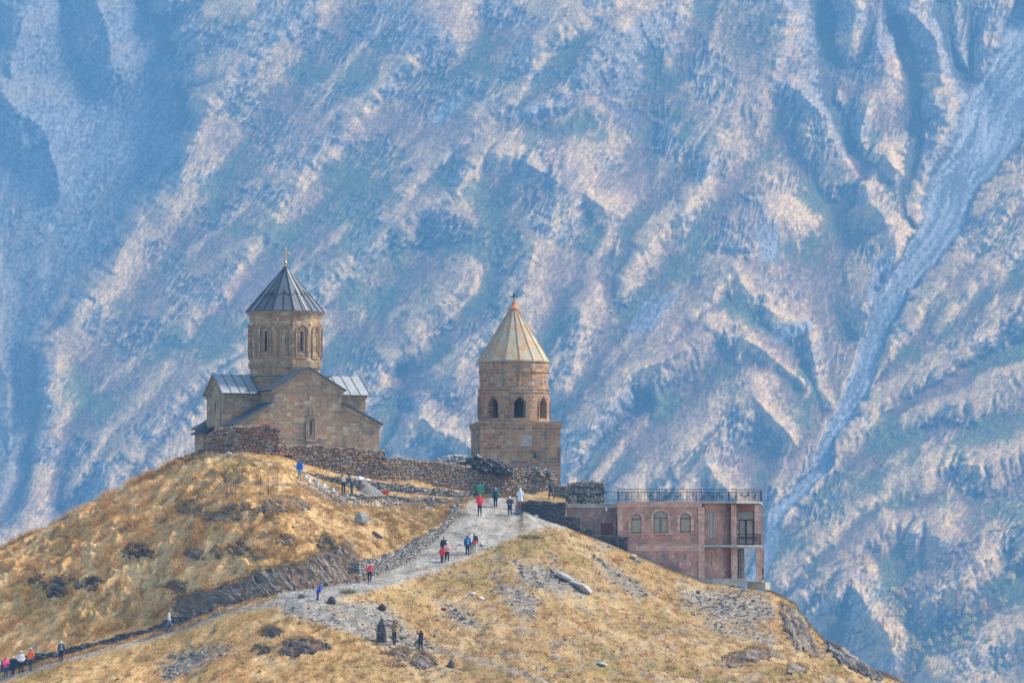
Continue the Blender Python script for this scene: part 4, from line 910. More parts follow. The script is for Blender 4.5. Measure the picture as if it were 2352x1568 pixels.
# roofs
mb = MB(); ov = .3
dzm = (z_ap - z_ea) / WH * ov
for s in (-1, 1): roof_slab(mb, cu(0, FV - ov, z_ap + .10), cu(0, 6.8, z_ap + .10), cu(s * (WH + ov), FV - ov, z_ea + .06 - dzm), cu(s * (WH + ov), 6.8, z_ea + .06 - dzm), .09, 12, .04)
for s, ue, zlo in ((-1, UL, zl_lo), (1, UR, zr_lo)):
    for v0, v1 in ((FV - .25, -WD + .02), (WD, 6.7)):
        roof_slab(mb, cu(s * 3.03, v0, zl_hi + .04), cu(s * 3.03, v1, zl_hi + .04), cu(ue + s * .25, v0, zlo - .04), cu(ue + s * .25, v1, zlo - .04), .09, 7, .04)
for a in range(4):
    t0, t1 = a * math.pi / 2 + math.pi / 4, (a + 1) * math.pi / 2 + math.pi / 4; k = 3.2 * math.sqrt(2)
    roof_slab(mb, cu(math.cos(t0) * 2.6, math.sin(t0) * 2.6, zc_top + .34), cu(math.cos(t1) * 2.6, math.sin(t1) * 2.6, zc_top + .34), cu(math.cos(t0) * k, math.sin(t0) * k, zc_top + .03), cu(math.cos(t1) * k, math.sin(t1) * k, zc_top + .03), .06)
mb.build("roof", M_METAL, church)
mb = MB(); dzw = (zw_ap - zw_ea) / WD * ov
for s, ue in ((-1, UL - .3), (1, UR + .3)):
    mb = MB()
    for t in (-1, 1): roof_slab(mb, cu(ue, 0, zw_ap + .08), cu(s * 2.2, 0, zw_ap + .08), cu(ue, t * (WD + ov), zw_ea + .05 - dzw), cu(s * 2.6, t * (WD + ov), zw_ea + .05 - dzw), .08, 0)
    wr = mb.build("transept_roof", M_METALP, church); tag(wr, "pale grey sheet roof with dark seams")
    mb = MB()
    for t in (-1, 1):
        for k in range(6):
            f = k / 5; a = cu(ue, 0, zw_ap + .19).lerp(cu(s * 2.4, 0, zw_ap + .19), f); b = cu(ue, t * (WD + ov), zw_ea + .16 - dzw).lerp(cu(s * 2.4, t * (WD + ov), zw_ea + .16 - dzw), f); mb.beam(a, b, .045, .04)
    mb.beam(cu(ue, -WD - ov, zw_ea + .08 - dzw), cu(s * 2.6, -WD - ov, zw_ea + .08 - dzw), .06, .1)
    sm = mb.build("roof_seam", M_SEAM, church); sm.parent = wr; sm.location = (0, 0, 0)
# facade relief: long cross, window frame, slit, bosses
def fm(a, z, d): return cu(a, FV - d, z)
ua = lambda px: (xat(px, CY0 + FV * cT * CS, 950) - CX0 + FV * sT * CS) / cT / CS
mb = MB(); uc = ua(714); k = CY0 + FV * cT * CS
z1, z2, z3, z4 = zat(903, k), zat(918, k), zat(932, k), zat(953, k); w = .17; W2 = .85
cr = [(uc - w, z4), (uc - w, z3), (uc - W2, z3), (uc - W2, z2), (uc - w, z2), (uc - w, z1), (uc + w, z1), (uc + w, z2), (uc + W2, z2), (uc + W2, z3), (uc + w, z3), (uc + w, z4)]
strip(mb, cr, fm, .04, 0, .045); strip(mb, [(uc - .4, z4), (uc + .4, z4)], fm, .05, 0, .07); plate(mb, [(a + (uc - a) * .12, z + ((z2 + z3) / 2 - z) * .06) for a, z in cr], fm, 0, .02)
mb.build("relief_cross", M_CH, church)
fw = thing("window", "tall arched slit window of the gabled front", None, fm(uc, zat(985, k), 0)); fw.parent = church; fw.location -= church.location
def sub(mb_, name, mat, par):
    o = mb_.build(name, mat, church); o.parent = par; o.location = -par.location; return o
mb = MB(); zb, zs_ = zat(1011, k), zat(966, k)
strip(mb, arch_pts(uc, .34, zb, zs_ - .05), fm, .09, 0, .10); strip(mb, arch_pts(uc, .20, zb + .25, zs_ - .08), fm, .05, 0, .07); plate(mb, [(uc - .42, zb - .06), (uc + .42, zb - .06), (uc + .42, zb + .06), (uc - .42, zb + .06)], fm, 0, .12); sub(mb, "frame", M_CORN, fw)
mb = MB(); plate(mb, arch_pts(uc, .055, zat(999, k), zat(967, k)), fm, 0, .02); sub(mb, "slit", M_VOID, fw)
for s in (-1, 1):
    mb = MB(); mb.ball(fm(uc + s * .86, zat(1007, k), .02), .10, 6); mb.build("boss", M_CORN, church)
# slit on the transept gable
mb = MB(); wm = lambda a, z, d: cu(UL - d, a, z); plate(mb, arch_pts(0, .07, zat(948, 371), zat(928, 371)), wm, 0, .03); mb.build("slit", M_VOID, church)
mb = MB(); strip(mb, arch_pts(0, 1.5, zat(985, 371), zat(925, 371), 12, .2), wm, .12, 0, .08); mb.build("blind_arch", M_CORN, church)
# ---- drum
def lat(mb_, prof, n=12, a0=None): mb_.lathe(CX0, CY0, [(r * CS, z) for r, z in prof], n, A0 if a0 is None else a0)
DZ = lambda py: zat(py, CY0)
drum = thing("drum", None, None, (CX0, CY0, DZ(850))); drum.parent = church; drum.location -= church.location
def dpart(mb_, name, mat, lab=None):
    o = mb_.build(name, mat, church); o.parent = drum; o.location = -drum.location
    if lab: o["label"] = lab
    return o
A0 = R(-90 - 15); mb = MB()
lat(mb, [(3.05, DZ(872)), (3.05, DZ(846)), (3.12, DZ(846)), (3.14, DZ(731)), (3.20, DZ(731)), (3.20, DZ(728)), (3.42, DZ(719))]); dpart(mb, "wall", M_DRUM)
mb = MB()
for py, r in ((845, 3.20), (841, 3.26), (837, 3.24), (833, 3.20)):
    lat(mb, [(3.05, DZ(py + 1.6)), (r, DZ(py + 1.2)), (r, DZ(py - 1.2)), (3.05, DZ(py - 1.6))])
dpart(mb, "ring_moulding", M_DRUM)
fa = 3.13 * math.cos(R(15)) * CS
for kf in range(12):
    th = R(-90 + 30 * kf); ax = Vector((math.cos(th), math.sin(th), 0)); tx = Vector((-math.sin(th), math.cos(th), 0)); c0_ = Vector((CX0, CY0, 0))
    fm2 = lambda a, z, d, ax=ax, tx=tx: c0_ + ax * (fa + d) + tx * a + Vector((0, 0, z))
    mb = MB(); strip(mb, arch_pts(0, .52, DZ(822), DZ(765)), fm2, .08, 0, .17); strip(mb, arch_pts(0, .40, DZ(822), DZ(766)), fm2, .05, 0, .12)
    strip(mb, arch_pts(0, .22, DZ(812), DZ(770)), fm2, .05, 0, .09); plate(mb, [(-.55, DZ(826)), (.55, DZ(826)), (.55, DZ(822)), (-.55, DZ(822))], fm2, 0, .12)
    plate(mb, [(-.42, DZ(819)), (.42, DZ(819)), (.42, DZ(816)), (-.42, DZ(816))], fm2, 0, .10)
    if kf % 2 == 0: plate(mb, arch_pts(0, .13, DZ(800), DZ(775)), fm2, 0, .06); mb.ball(fm2(0, DZ(772), .05), .13, 5)
    dpart(mb, "arcade_arch", M_DRUM)
    if kf % 2 == 1:
        mb = MB(); plate(mb, arch_pts(0, .10, DZ(810), DZ(768)), fm2, 0, .03)
        dpart(mb, "slit_window", M_VOID)
    th2 = R(-75 + 30 * kf); mb = MB(); mb.ball((CX0 + 3.2 * CS * math.cos(th2), CY0 + 3.2 * CS * math.sin(th2), DZ(749)), .11, 5); dpart(mb, "boss", M_LICH)
mb = MB(); lat(mb, [(3.05, DZ(718.5)), (3.46, DZ(719.5)), (3.46, DZ(718)), (0, DZ(611))]); cone = dpart(mb, "conical_roof", M_METAL)
mb = MB(); apx = Vector((CX0, CY0, DZ(611)))
for kf in range(12):
    t = A0 + R(30 * kf); e = Vector((CX0 + 3.47 * CS * math.cos(t), CY0 + 3.47 * CS * math.sin(t), DZ(718) + .02)); mb.beam(e, apx, .07, .09, col=(.05,) * 3)
    t2 = t + R(15); rr = 3.47 * CS * math.cos(R(15)); e2 = Vector((CX0 + rr * math.cos(t2), CY0 + rr * math.sin(t2), DZ(718) + .03)); m2 = e2.lerp(apx, .46) + Vector((0, 0, .03)); mb.beam(e2, m2, .05, .06)
    tq = Vector((-math.sin(t2), math.cos(t2), 0)); fk = e2.lerp(apx, .40) + Vector((0, 0, .03))
    for s in (-1, 1): mb.beam(fk, e2.lerp(apx, .33) + tq * s * .50 + Vector((0, 0, .03)), .05, .05)
so = dpart(mb, "roof_seam", M_SEAM)
mb = MB()
for kf in (2, 3, 10, 11):
    t = A0 + R(30 * kf - 9.5); e = Vector((CX0 + 3.4 * CS * math.cos(t), CY0 + 3.4 * CS * math.sin(t), DZ(718) + .03)); mb.beam(e, apx, .05, .05)
dpart(mb, "seam_highlight", M_SEAMHI)  # pale strips painting in a highlight beside the cone's seams
fin = MB(); zc = DZ(604); fin.ball((CX0, CY0, zc), .15, 8); fin.tube([(CX0, CY0, DZ(612)), (CX0, CY0, zc)], .07, 8); fin.tube([(CX0, CY0, zc), (CX0, CY0, DZ(587))], [.10, .045], 8)
fin.ball((CX0, CY0, DZ(594)), .08, 6); zc2 = DZ(581)
fin.beam((CX0, CY0, DZ(588)), (CX0, CY0, DZ(572)), .09); fin.beam((CX0 - .30, CY0, zc2), (CX0 + .30, CY0, zc2), .08)
for dx, dz in ((-.3, 0), (.3, 0), (0, .36)): fin.ball((CX0 + dx, CY0, zc2 + dz), .075, 5)
fo = fin.build("cross", M_GOLD, church)

# ================================================================== BELL TOWER
TT = R(7.2); TS = 376.0 / 368.0; TY0 = 376.0; TX0 = xat(1184, TY0, 1000); ct, stt = math.cos(TT), math.sin(TT)
def tu(u, v, z):
    u *= TS; v *= TS; return Vector((TX0 + u * ct - v * stt, TY0 + u * stt + v * ct, z))
tower = thing("bell_tower", "square based stone bell tower with open arches and pale pointed stone roof", "bell tower", tu(0, 0, 8.5))
HB = 3.45; zt = zat(975, TY0 - 3.5); zb0 = zat(1125, TY0)
mb = MB(); prism(mb, [(-HB, zb0 - .5), (HB, zb0 - .5), (HB, zt), (-HB, zt)], lambda a, z, d: tu(a, d, z), -HB, HB); mb.build("base", M_TW, tower)
mb = MB(); ztop = zat(967.5, TY0 - 3.6)
prism(mb, [(-HB - .10, zt - .28), (HB + .10, zt - .28), (HB + .10, zt), (-HB - .10, zt)], lambda a, z, d: tu(a, d, z), -HB - .10, HB + .10)
prism(mb, [(-HB - .17, zt + .002), (HB + .17, zt + .002), (HB + .17, ztop), (-HB - .17, ztop)], lambda a, z, d: tu(a, d, z), -HB - .17, HB + .17); mb.build("base_cornice", M_TW, tower)
TF = lambda a, z, d: tu(a, -HB - d, z); kz = lambda py: zat(py, TY0 - 3.5); tua = lambda px: (xat(px, TY0 - 3.5, 1040) - TX0 - HB * stt * TS) / ct / TS
mb = MB(); c = tua(1229); strip(mb, arch_pts(c, .22, kz(1058), kz(1041)), TF, .06, 0, .07); plate(mb, [(c - .34, kz(1062)), (c + .34, kz(1062)), (c + .34, kz(1058)), (c - .34, kz(1058))], TF, 0, .08); mb.build("window_frame", M_TW, tower)
mb = MB(); plate(mb, arch_pts(c, .06, kz(1052), kz(1041)), TF, 0, .02); mb.build("slit_window", M_VOID, tower)
mb = MB(); c = tua(1269); strip(mb, arch_pts(c, .55, kz(1070), kz(1030)), TF, .08, 0, .06); mb.build("blind_arch", M_TW, tower)
mb = MB(); c = tua(1211); plate(mb, [(c - .5, kz(1024)), (c + .42, kz(1024)), (c + .42, kz(1000)), (c - .5, kz(1000))], TF, 0, .012); pb = mb.build("pale_block", ashlar("pale_slab", [(.44, .40, .31), (.40, .37, .29)], .46, .45, (.3, .26, .2)), tower); tag(pb, "pale square of four smooth blocks")
# the belfry: a ring wall with eight arched openings
TXc = xat(1180.5, TY0, 900); tz = lambda py: zat(py, TY0)
RO, RI = 3.05 * TS, 2.45 * TS; offs = R(-90 + 9.5)
def tring(a, z, d): r = RO - d; return Vector((TXc + r * math.cos(a), TY0 + r * math.sin(a), z))
zo0, zsp, zap = tz(962), tz(930), tz(914)
def topen(a, z):
    da = ((a - offs + math.pi / 8) % (math.pi / 4)) - math.pi / 8; x = abs(da) * RO
    if z < zo0 or z > zap: return False
    if z < zsp: return x < .50
    return x < .50 * (1 - ((z - zsp) / (zap - zsp)) ** 1.7)
mb = MB(); wall_cells(mb, lambda a, z, d: tring(a / RO, z, d), [RO * 6.2831853 * i / 192 for i in range(193)], lin(tz(970), tz(905), .10), lambda a, z: topen(a / RO, z), RO - RI)
bel = mb.build("belfry_wall", M_TW, tower, smooth=False)
for k in range(8):
    mb = MB(); a0 = offs + k * math.pi / 4; n = 12; pts = [(-.53, zo0 - .02), (-.53, zsp)] + [(-.53 * (1 - (i / 6) ** 1.7), zsp + (zap - zsp + .10) * i / 6) for i in range(1, 7)]
    pts = pts + [(-x, z) for x, z in pts[-2::-1]]
    strip(mb, pts, lambda a, z, d, a0=a0: tring(a0 + a / RO, z, -d), .09, 0, .09)
    mb.build("arch_moulding", M_TW, tower)
mb = MB(); mb.lathe(TXc, TY0, [(0, tz(966)), (RI + .02, tz(966))], 32); mb.lathe(TXc, TY0, [(RI + .02, tz(907)), (0, tz(907))], 32); mb.lathe(TXc, TY0, [(.34, tz(966)), (.34, tz(907))], 10); mb.build("belfry_chamber", plain("dark_stone", (.05, .04, .035), .95, .3), tower)  # floor, ceiling and core of the belfry in very dark stone
mb = MB(); a16 = R(-90 + 9)
mb.lathe(TXc, TY0, [(RO, tz(905)), (RO + .10, tz(904)), (RO + .10, tz(900)), (RO + .03, tz(899)), (RO + .13, tz(897)), (RO + .13, tz(893)), (RO - .04, tz(892)), (RO - .04, tz(858)), (RO + .05, tz(857)), (RO + .05, tz(853)), (RO - .02, tz(852)), (RO + .03, tz(842)), (RO + .03, tz(838)), (RO - .02, tz(837)), (RO + .08, tz(833))], 16, a16); mb.build("upper_drum", M_TW, tower)
for k in range(0, 16, 2):
    t = a16 + R(22.5) * k + R(11); mb = MB(); mb.ball((TXc + 3.07 * math.cos(t), TY0 + 3.07 * math.sin(t), tz(877)), .09, 4); mb.build("boss", M_TW, tower)
mb = MB(); mb.lathe(TXc, TY0, [(2.9 * TS, tz(832.5)), (3.16 * TS, tz(833)), (3.16 * TS, tz(830.5)), (.36, tz(711))], 16, a16); mb.build("pointed_roof", M_TCONE, tower)
mb = MB(); P1 = Vector((TXc, TY0, tz(697)))
for k in range(16):
    t = a16 + R(22.5) * k; mb.beam((TXc + 3.17 * TS * math.cos(t), TY0 + 3.17 * TS * math.sin(t), tz(830)), (TXc + .36 * math.cos(t), TY0 + .36 * math.sin(t), tz(710)), .055, .05)
mb.build("roof_rib", M_LICH, tower)
mb = MB(); mb.lathe(TXc, TY0, [(.36, tz(712)), (.46, tz(711)), (.46, tz(708.5)), (.17, tz(699)), (.20, tz(696)), (.16, tz(693)), (0, tz(692))], 16); cp = mb.build("roof_cap", plain("orange_cap", (.50, .20, .08), .85, .3, 5), tower); tag(cp, "orange lichen covered cap")
mb = MB(); za, zb_ = tz(693), tz(674); zm = tz(681); mb.beam((TXc, TY0, za), (TXc, TY0, zb_), .07); mb.beam((TXc - .27, TY0, zm), (TXc + .27, TY0, zm), .06)
for dx, dz in ((-.27, 0), (.27, 0), (0, .28)): mb.ball((TXc + dx, TY0, zm + dz), .07, 4)
for dx in (-1, 1):
    for dz in (-1, 1): mb.beam((TXc, TY0, zm + dz * .16), (TXc + dx * .16, TY0, zm), .03)
mb.build("cross", M_IRON, tower)
# ================================================================== THE PINK STONE BUILDING
def crazy(name, pal, scale=2.1, joint=(.30, .20, .17), stain=(.16, .13, .11)):
    """irregular flat facing stones with raised joints"""
    m, nt, b = new_mat(name); uv = nt.nodes.new("ShaderNodeUVMap").outputs[0]; oc = objco(nt)
    nz = noise(nt, 2.2, 3, .5, oc); va = N(nt, "ShaderNodeVectorMath", operation='MULTIPLY_ADD'); nt.links.new(nz.outputs["Color"], va.inputs[0]); va.inputs[1].default_value = (.35, .35, .35); nt.links.new(oc, va.inputs[2])
    v1 = nt.nodes.new("ShaderNodeTexVoronoi"); v1.inputs["Scale"].default_value = scale; nt.links.new(va.outputs[0], v1.inputs["Vector"])
    v2 = nt.nodes.new("ShaderNodeTexVoronoi"); v2.feature = 'DISTANCE_TO_EDGE'; v2.inputs["Scale"].default_value = scale; nt.links.new(va.outputs[0], v2.inputs["Vector"])
    sp = nt.nodes.new("ShaderNodeSeparateColor"); nt.links.new(v1.outputs["Color"], sp.inputs[0]); pr = ramp(nt, [(i / len(pal), c) for i, c in enumerate(pal)], 'CONSTANT'); nt.links.new(sp.outputs[0], pr.inputs[0])
    fine = noise(nt, 6, 6, .7, oc); fr = ramp(nt, [(.25, (.65,) * 3), (.75, (1.25,) * 3)]); nt.links.new(fine.outputs[0], fr.inputs[0]); c = mixc(nt, 1.0, pr.outputs[0], fr.outputs[0], 'MULTIPLY')
    jr = ramp(nt, [(0.0, (1, 1, 1)), (0.035, (0, 0, 0))]); nt.links.new(v2.outputs["Distance"], jr.inputs[0]); c = mixc(nt, jr.outputs[0], c, joint)
    st = noise(nt, .7, 6, .7, oc); sr = ramp(nt, [(.44, (0, 0, 0)), (.66, (.75, .75, .75))]); nt.links.new(st.outputs[0], sr.inputs[0]); c = mixc(nt, sr.outputs[0], c, stain)
    nt.links.new(c, b.inputs["Base Color"]); b.inputs["Roughness"].default_value = .92; b.inputs["Specular IOR Level"].default_value = .1; bump(nt, jr.outputs[0], .5, .03, b); return m
PINK = [(.56,.295,.195), (.51,.255,.165), (.62,.36,.25), (.47,.25,.17), (.57,.28,.18), (.53,.32,.235)]
M_PINK = crazy("pink_facing", PINK, 2.3, (.26, .16, .13)); M_PINKD = crazy("annex_facing", [(.44,.31,.23), (.38,.25,.19), (.50,.36,.27), (.34,.24,.18)], 2.4)
M_PINKB = ashlar("pink_block", [(.64,.38,.27), (.58,.33,.23), (.70,.45,.33), (.54,.31,.22)], .55, .42, (.40, .28, .22), (.34, .22, .17), .3, 7.1)
M_CONC = plain("weathered_concrete", (.36, .33, .26), .92, .35, 2.2); M_WOOD = plain("brown_window_wood", (.20, .075, .035), .55, .2, 8); M_DOOR = plain("red_door_wood", (.23, .05, .035), .5, .25, 8)
M_GLASS = plain("window_glass", (.11, .13, .13), .08, .1, 2, 0, .8); M_CURT = plain("curtain", (.42, .36, .24), .9, .25, 5); M_SOFFIT = plain("timber_soffit", (.42, .17, .07), .7, .2, 5)
hz_ = lambda py, Y=362.0: zat(py, Y); hx = lambda px, Y=362.0: xat(px, Y, 1230)
hotel = thing("guest_house", "pink stone house with arched windows and iron roof railing on the slope edge", "house", (hx(1520), 366, hz_(1340)))
FY = 362.0
Fm = lambda a, z, d: Vector((a, FY + d, z)); Fo = lambda a, z, d: Vector((a, FY - d, z))
WIN = [(1449.6, 1473.6, 1180, 1225, 1192), (1501, 1534, 1173, 1224, 1189), (1562.5, 1586.8, 1177.4, 1222, 1190)]
SLT = [(1519.7, 1527, 1272, 1289, 1275.5), (1570, 1576.7, 1270.8, 1286, 1274)]
def arch_in(a, z, x0, x1, zb, zt, zs): 
    c, w = (x0 + x1) / 2, (x1 - x0) / 2
    if z < zb or z > zt or abs(a - c) > w: return False
    return z < zs or ((a - c) / w) ** 2 + ((z - zs) / (zt - zs)) ** 2 < 1
WR = [(hx(a), hx(b), hz_(q), hz_(p), hz_(s)) for a, b, p, q, s in WIN + SLT]
mb = MB(); wall_cells(mb, Fm, lin(hx(1419), hx(1606), .09), lin(hz_(1372), hz_(1152), .09), lambda a, z: any(arch_in(a, z, *w) for w in WR), .45); mb.build("front_wall", M_PINK, hotel)
mb = MB()
mb.box(hx(1420), hx(1697), 365.2, 371.8, hz_(1250), hz_(1153)); mb.box(hx(1420), hx(1690), 365.2, 371.8, hz_(1375), hz_(1252)); mb.box(hx(1419), hx(1419) + .4, 362.47, 371.8, hz_(1372), hz_(1152)); mb.build("rear_wall", M_PINK, hotel)
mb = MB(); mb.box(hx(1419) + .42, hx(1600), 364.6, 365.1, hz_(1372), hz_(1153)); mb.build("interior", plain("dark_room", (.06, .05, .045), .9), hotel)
# pink block trim: parapet band, corner columns, string courses, pilaster
mb = MB(); mb.box(hx(1418), hx(1613), FY - .10, FY + .3, hz_(1164), hz_(1151.5)); mb.build("parapet", M_PINKB, hotel)
mb = MB(); mb.box(hx(1418.6), hx(1431), FY - .05, FY + .1, hz_(1275), hz_(1164.2)); mb.build("corner_quoin", M_PINKB, hotel)
mb = MB(); mb.box(hx(1604), hx(1618), FY - .12, FY + 1.2, hz_(1372), hz_(1164.2)); mb.build("pilaster", M_PINKB, hotel)
mb = MB(); mb.box(hx(1436), hx(1604), FY - .05, FY + .1, hz_(1265), hz_(1251)); mb.box(hx(1436), hx(1604), FY - .09, FY + .1, hz_(1250.8), hz_(1249)); mb.build("string_course", M_PINKB, hotel)
for i, (x0, x1, zb, zt_, zs) in enumerate(WR):
    c, w = (x0 + x1) / 2, (x1 - x0) / 2; e = thing("window", None, None, (c, FY, zb)); e.parent = hotel; e.location -= hotel.location
    def wp(m_, n_, mt): o = m_.build(n_, mt, hotel); o.parent = e; o.location = -e.location; return o
    m = MB(); strip(m, arch_pts(c, w - .06, zb + .02, zs, 12, 0), lambda a, z, d: Fo(a, z, d - .22), .09, 0, .10)
    if i < 3:
        m.box(c - w + .05, c + w - .05, FY + .12, FY + .20, zs - .05, zs + .05)
        m.box(c - w + .05, c + w - .05, FY + .12, FY + .20, zb, zb + .10)
        if i == 1: m.box(c - .05, c + .05, FY + .12, FY + .20, zb, zs)
    wp(m, "frame", M_WOOD if i < 3 else M_CONC)
    m = MB(); plate(m, arch_pts(c, w - .03, zb, zs, 12), lambda a, z, d: Fo(a, z, d - .26), 0, .01); wp(m, "glass", M_GLASS)
    if i < 3:
        for s in (-1, 1):
            m = MB()
            for q in range(4): m.box(c + s * (w - .08 - q * .10) - .04, c + s * (w - .08 - q * .10) + .04, FY + .225 - .012 * (q % 2), FY + .243, zb + .1, zs - .06)
            wp(m, "curtain", M_CURT)
        m = MB(); m.box(c - w - .22, c + w + .22, FY - .14, FY + .1, zb - .10, zb); wp(m, "sill", M_PINKB)
        m = MB(); a = [(c - w - .02, zs - .8)] + arch_pts(c, w + .02, zs - .3, zs, 12)[1:-1] + [(c + w + .02, zs - .8)]; strip(m, a, Fo, .20, 0, .035)
        for s in (-1, 1):
            for q, zz in enumerate((.15, .75)): m.box(*sorted((c + s * (w + .01), c + s * (w + .26))), FY - .03, FY + .02, zb + zz, zb + zz + .32)
        wp(m, "surround", M_PINKB)
    else:
        m = MB(); m.box(c - w - .08, c + w + .08, FY - .08, FY + .05, zb - .07, zb); wp(m, "sill", M_PINKB)
# right bay: angled walls, recess, pillars
def vwall(mb_, p, q, th, z0, z1):
    p = Vector((*p, 0)); q = Vector((*q, 0)); d = (q - p).normalized(); n = Vector((-d.y, d.x, 0))
    if n.y < 0: n = -n
    b = [p, q, q + n * th, p + n * th]; lo = [v + Vector((0, 0, z0)) for v in b]; hi = [v + Vector((0, 0, z1)) for v in b]
    mb_.face(hi); mb_.face(lo[::-1]); [mb_.face([lo[i], lo[(i + 1) % 4], hi[(i + 1) % 4], hi[i]]) for i in range(4)]
bay0, bay1, bay2 = (hx(1618), 362.35), (hx(1652, 362.7), 362.7), (hx(1680, 363.9), 363.9)
for z0, z1 in ((hz_(1328), hz_(1257)), (hz_(1250), hz_(1156))):
    mb = MB(); vwall(mb, bay0, bay1, .5, z0, z1); vwall(mb, bay1, bay2, .4, z0, z1); mb.build("bay_wall", M_PINK, hotel)
bd = Vector((bay1[0] - bay0[0], bay1[1] - bay0[1], 0)).normalized(); bn = Vector((bd.y, -bd.x, 0))
bm = lambda a, z, d: Vector((bay0[0], bay0[1], 0)) + bd * a + bn * d + Vector((0, 0, z))
cb = (hx(1634.2) - bay0[0]) / bd.x
for (py0, py1, wd, pt) in ((1234.7, 1172, .21, .5), (1300.4, 1265.6, .09, 0)):
    z0, z1 = hz_(py0), hz_(py1); zs = z1 - wd * (1 + pt); e = thing("window", "narrow window of the side bay", None, tuple(bm(cb, z0, 0))); e.parent = hotel; e.location -= hotel.location
    m = MB(); pts = arch_pts(cb, wd, z0, zs, 10, pt); strip(m, pts, bm, .09, 0, .06); o = m.build("surround", M_PINKB, hotel); o.parent = e; o.location = -e.location
    m = MB(); strip(m, arch_pts(cb, wd - .06, z0 + .03, zs, 10, pt), bm, .06, 0, .04); o = m.build("frame", M_WOOD, hotel); o.parent = e; o.location = -e.location
    m = MB(); plate(m, arch_pts(cb, wd - .05, z0 + .03, zs, 10, pt), bm, 0, .02); o = m.build("glass", M_GLASS, hotel); o.parent = e; o.location = -e.location
for (x0, x1, y0, y1, pa, pb) in ((1679.5, 1694, 362.9, 363.6, 1330, 1257), (1679.5, 1692, 362.9, 363.6, 1250.6, 1157), (1733.5, 1748.5, 363.0, 363.6, 1250.6, 1160), (1737, 1750.5, 363.0, 363.6, 1333, 1257), (1751, 1755, 367.5, 368.2, 1333, 1257), (1750.5, 1753.5, 366, 366.6, 1250, 1160)):
    mb = MB(); mb.box(hx(x0, y0), hx(x1, y0), y0, y1, hz_(pa, y0), hz_(pb, y0)); mb.build("pillar", M_PINKB, hotel)
mb = MB(); mb.box(hx(1692.5, 363.6), hx(1697, 363.6), 363.62, 365.19, hz_(1250), hz_(1160)); mb.box(hx(1694.5, 363.6), hx(1707, 366), 364.2, 370, hz_(1330), hz_(1258)); mb.build("recess_wall", M_PINKD, hotel)
mb = MB(); mb.box(hx(1697.5, 365.2), hx(1737, 365.2), 365.32, 371.7, hz_(1250), hz_(1158)); mb.build("balcony_room", M_PINK, hotel)
# lower open room: ribs at the opening's left edge
for px in (1697.5, 1703): mb = MB(); mb.box(hx(px, 363.8), hx(px + 2.6, 363.8), 363.75, 364.15, hz_(1330), hz_(1262)); mb.build("pier", M_CONC, hotel)
# slabs
def poly_slab(mb_, pts, z0, z1):
    lo = [Vector((hx(a, b), b, z0)) for a, b in pts]; hi = [Vector((hx(a, b), b, z1)) for a, b in pts]; mb_.face(hi); mb_.face(lo[::-1]); n = len(pts)
    for i in range(n): mb_.face([lo[i], lo[(i + 1) % n], hi[(i + 1) % n], hi[i]])
mb = MB(); poly_slab(mb, [(1613, 361.75), (1692, 361.6), (1749, 363.3), (1752, 372), (1420, 372), (1420, 362.6), (1613, 362.6)], hz_(1155.5), hz_(1150.5)); mb.build("roof_slab", M_CONC, hotel)
mb = MB(); poly_slab(mb, [(1617, 361.7), (1692, 361.6), (1748, 362.9), (1750, 368), (1697, 368), (1690, 363.4), (1652, 362.6), (1618, 362.3)], hz_(1256), hz_(1250.9)); mb.build("balcony_slab", M_CONC, hotel)
mb = MB(); poly_slab(mb, [(1586, 361.9), (1714, 362.4), (1713, 370), (1586, 370)], hz_(1344), hz_(1328)); mb.build("footing", M_CONC, hotel)
mb = MB(); poly_slab(mb, [(1714.5, 362.3), (1751, 362.6), (1754, 371), (1713.5, 371)], hz_(1336), hz_(1332)); mb.build("floor_slab", M_CONC, hotel)
mb = MB(); poly_slab(mb, [(1716, 363.2), (1757, 363.2), (1769, 364.2), (1769, 369), (1716, 369)], hz_(1354), hz_(1336.3)); mb.build("beam", M_CONC, hotel)
mb = MB(); poly_slab(mb, [(1695, 362.7), (1735, 362.9), (1735, 365.3), (1695, 365.2)], hz_(1158.5), hz_(1157)); mb.box(hx(1693, 365.2), hx(1736, 365.2), 364.4, 365.3, hz_(1172), hz_(1158.6)); mb.build("soffit", M_SOFFIT, hotel)
# glazed balcony door
dr = thing("door", "tall glazed double door behind the balcony", None, (hx(1713.5, 365), 365.1, hz_(1251))); dr.parent = hotel; dr.location -= hotel.location
def dp(m_, n_, mt): o = m_.build(n_, mt, hotel); o.parent = dr; o.location = -dr.location
Dx = lambda px: hx(px, 365.0); Dz = lambda py: zat(py, 365.0)
m = MB()
for a, b, c_, d_ in ((1694, 1696.3, 1251, 1172), (1731.5, 1734, 1251, 1172), (1694, 1734, 1174, 1172), (1694, 1734, 1195, 1192.5), (1711.5, 1716, 1251, 1194), (1697, 1699, 1251, 1194), (1729, 1731, 1251, 1194), (1694, 1734, 1236, 1233), (1694, 1734, 1251, 1248)): m.box(Dx(a), Dx(b), 365.02, 365.16, Dz(c_), Dz(d_))
dp(m, "frame", plain("dark_door_frame", (.06, .028, .022), .5)); m = MB(); m.box(Dx(1695), Dx(1733), 365.18, 365.22, Dz(1250), Dz(1173)); dp(m, "glass", plain("curtained_glass", (.40, .38, .30), .25, .35, 3))
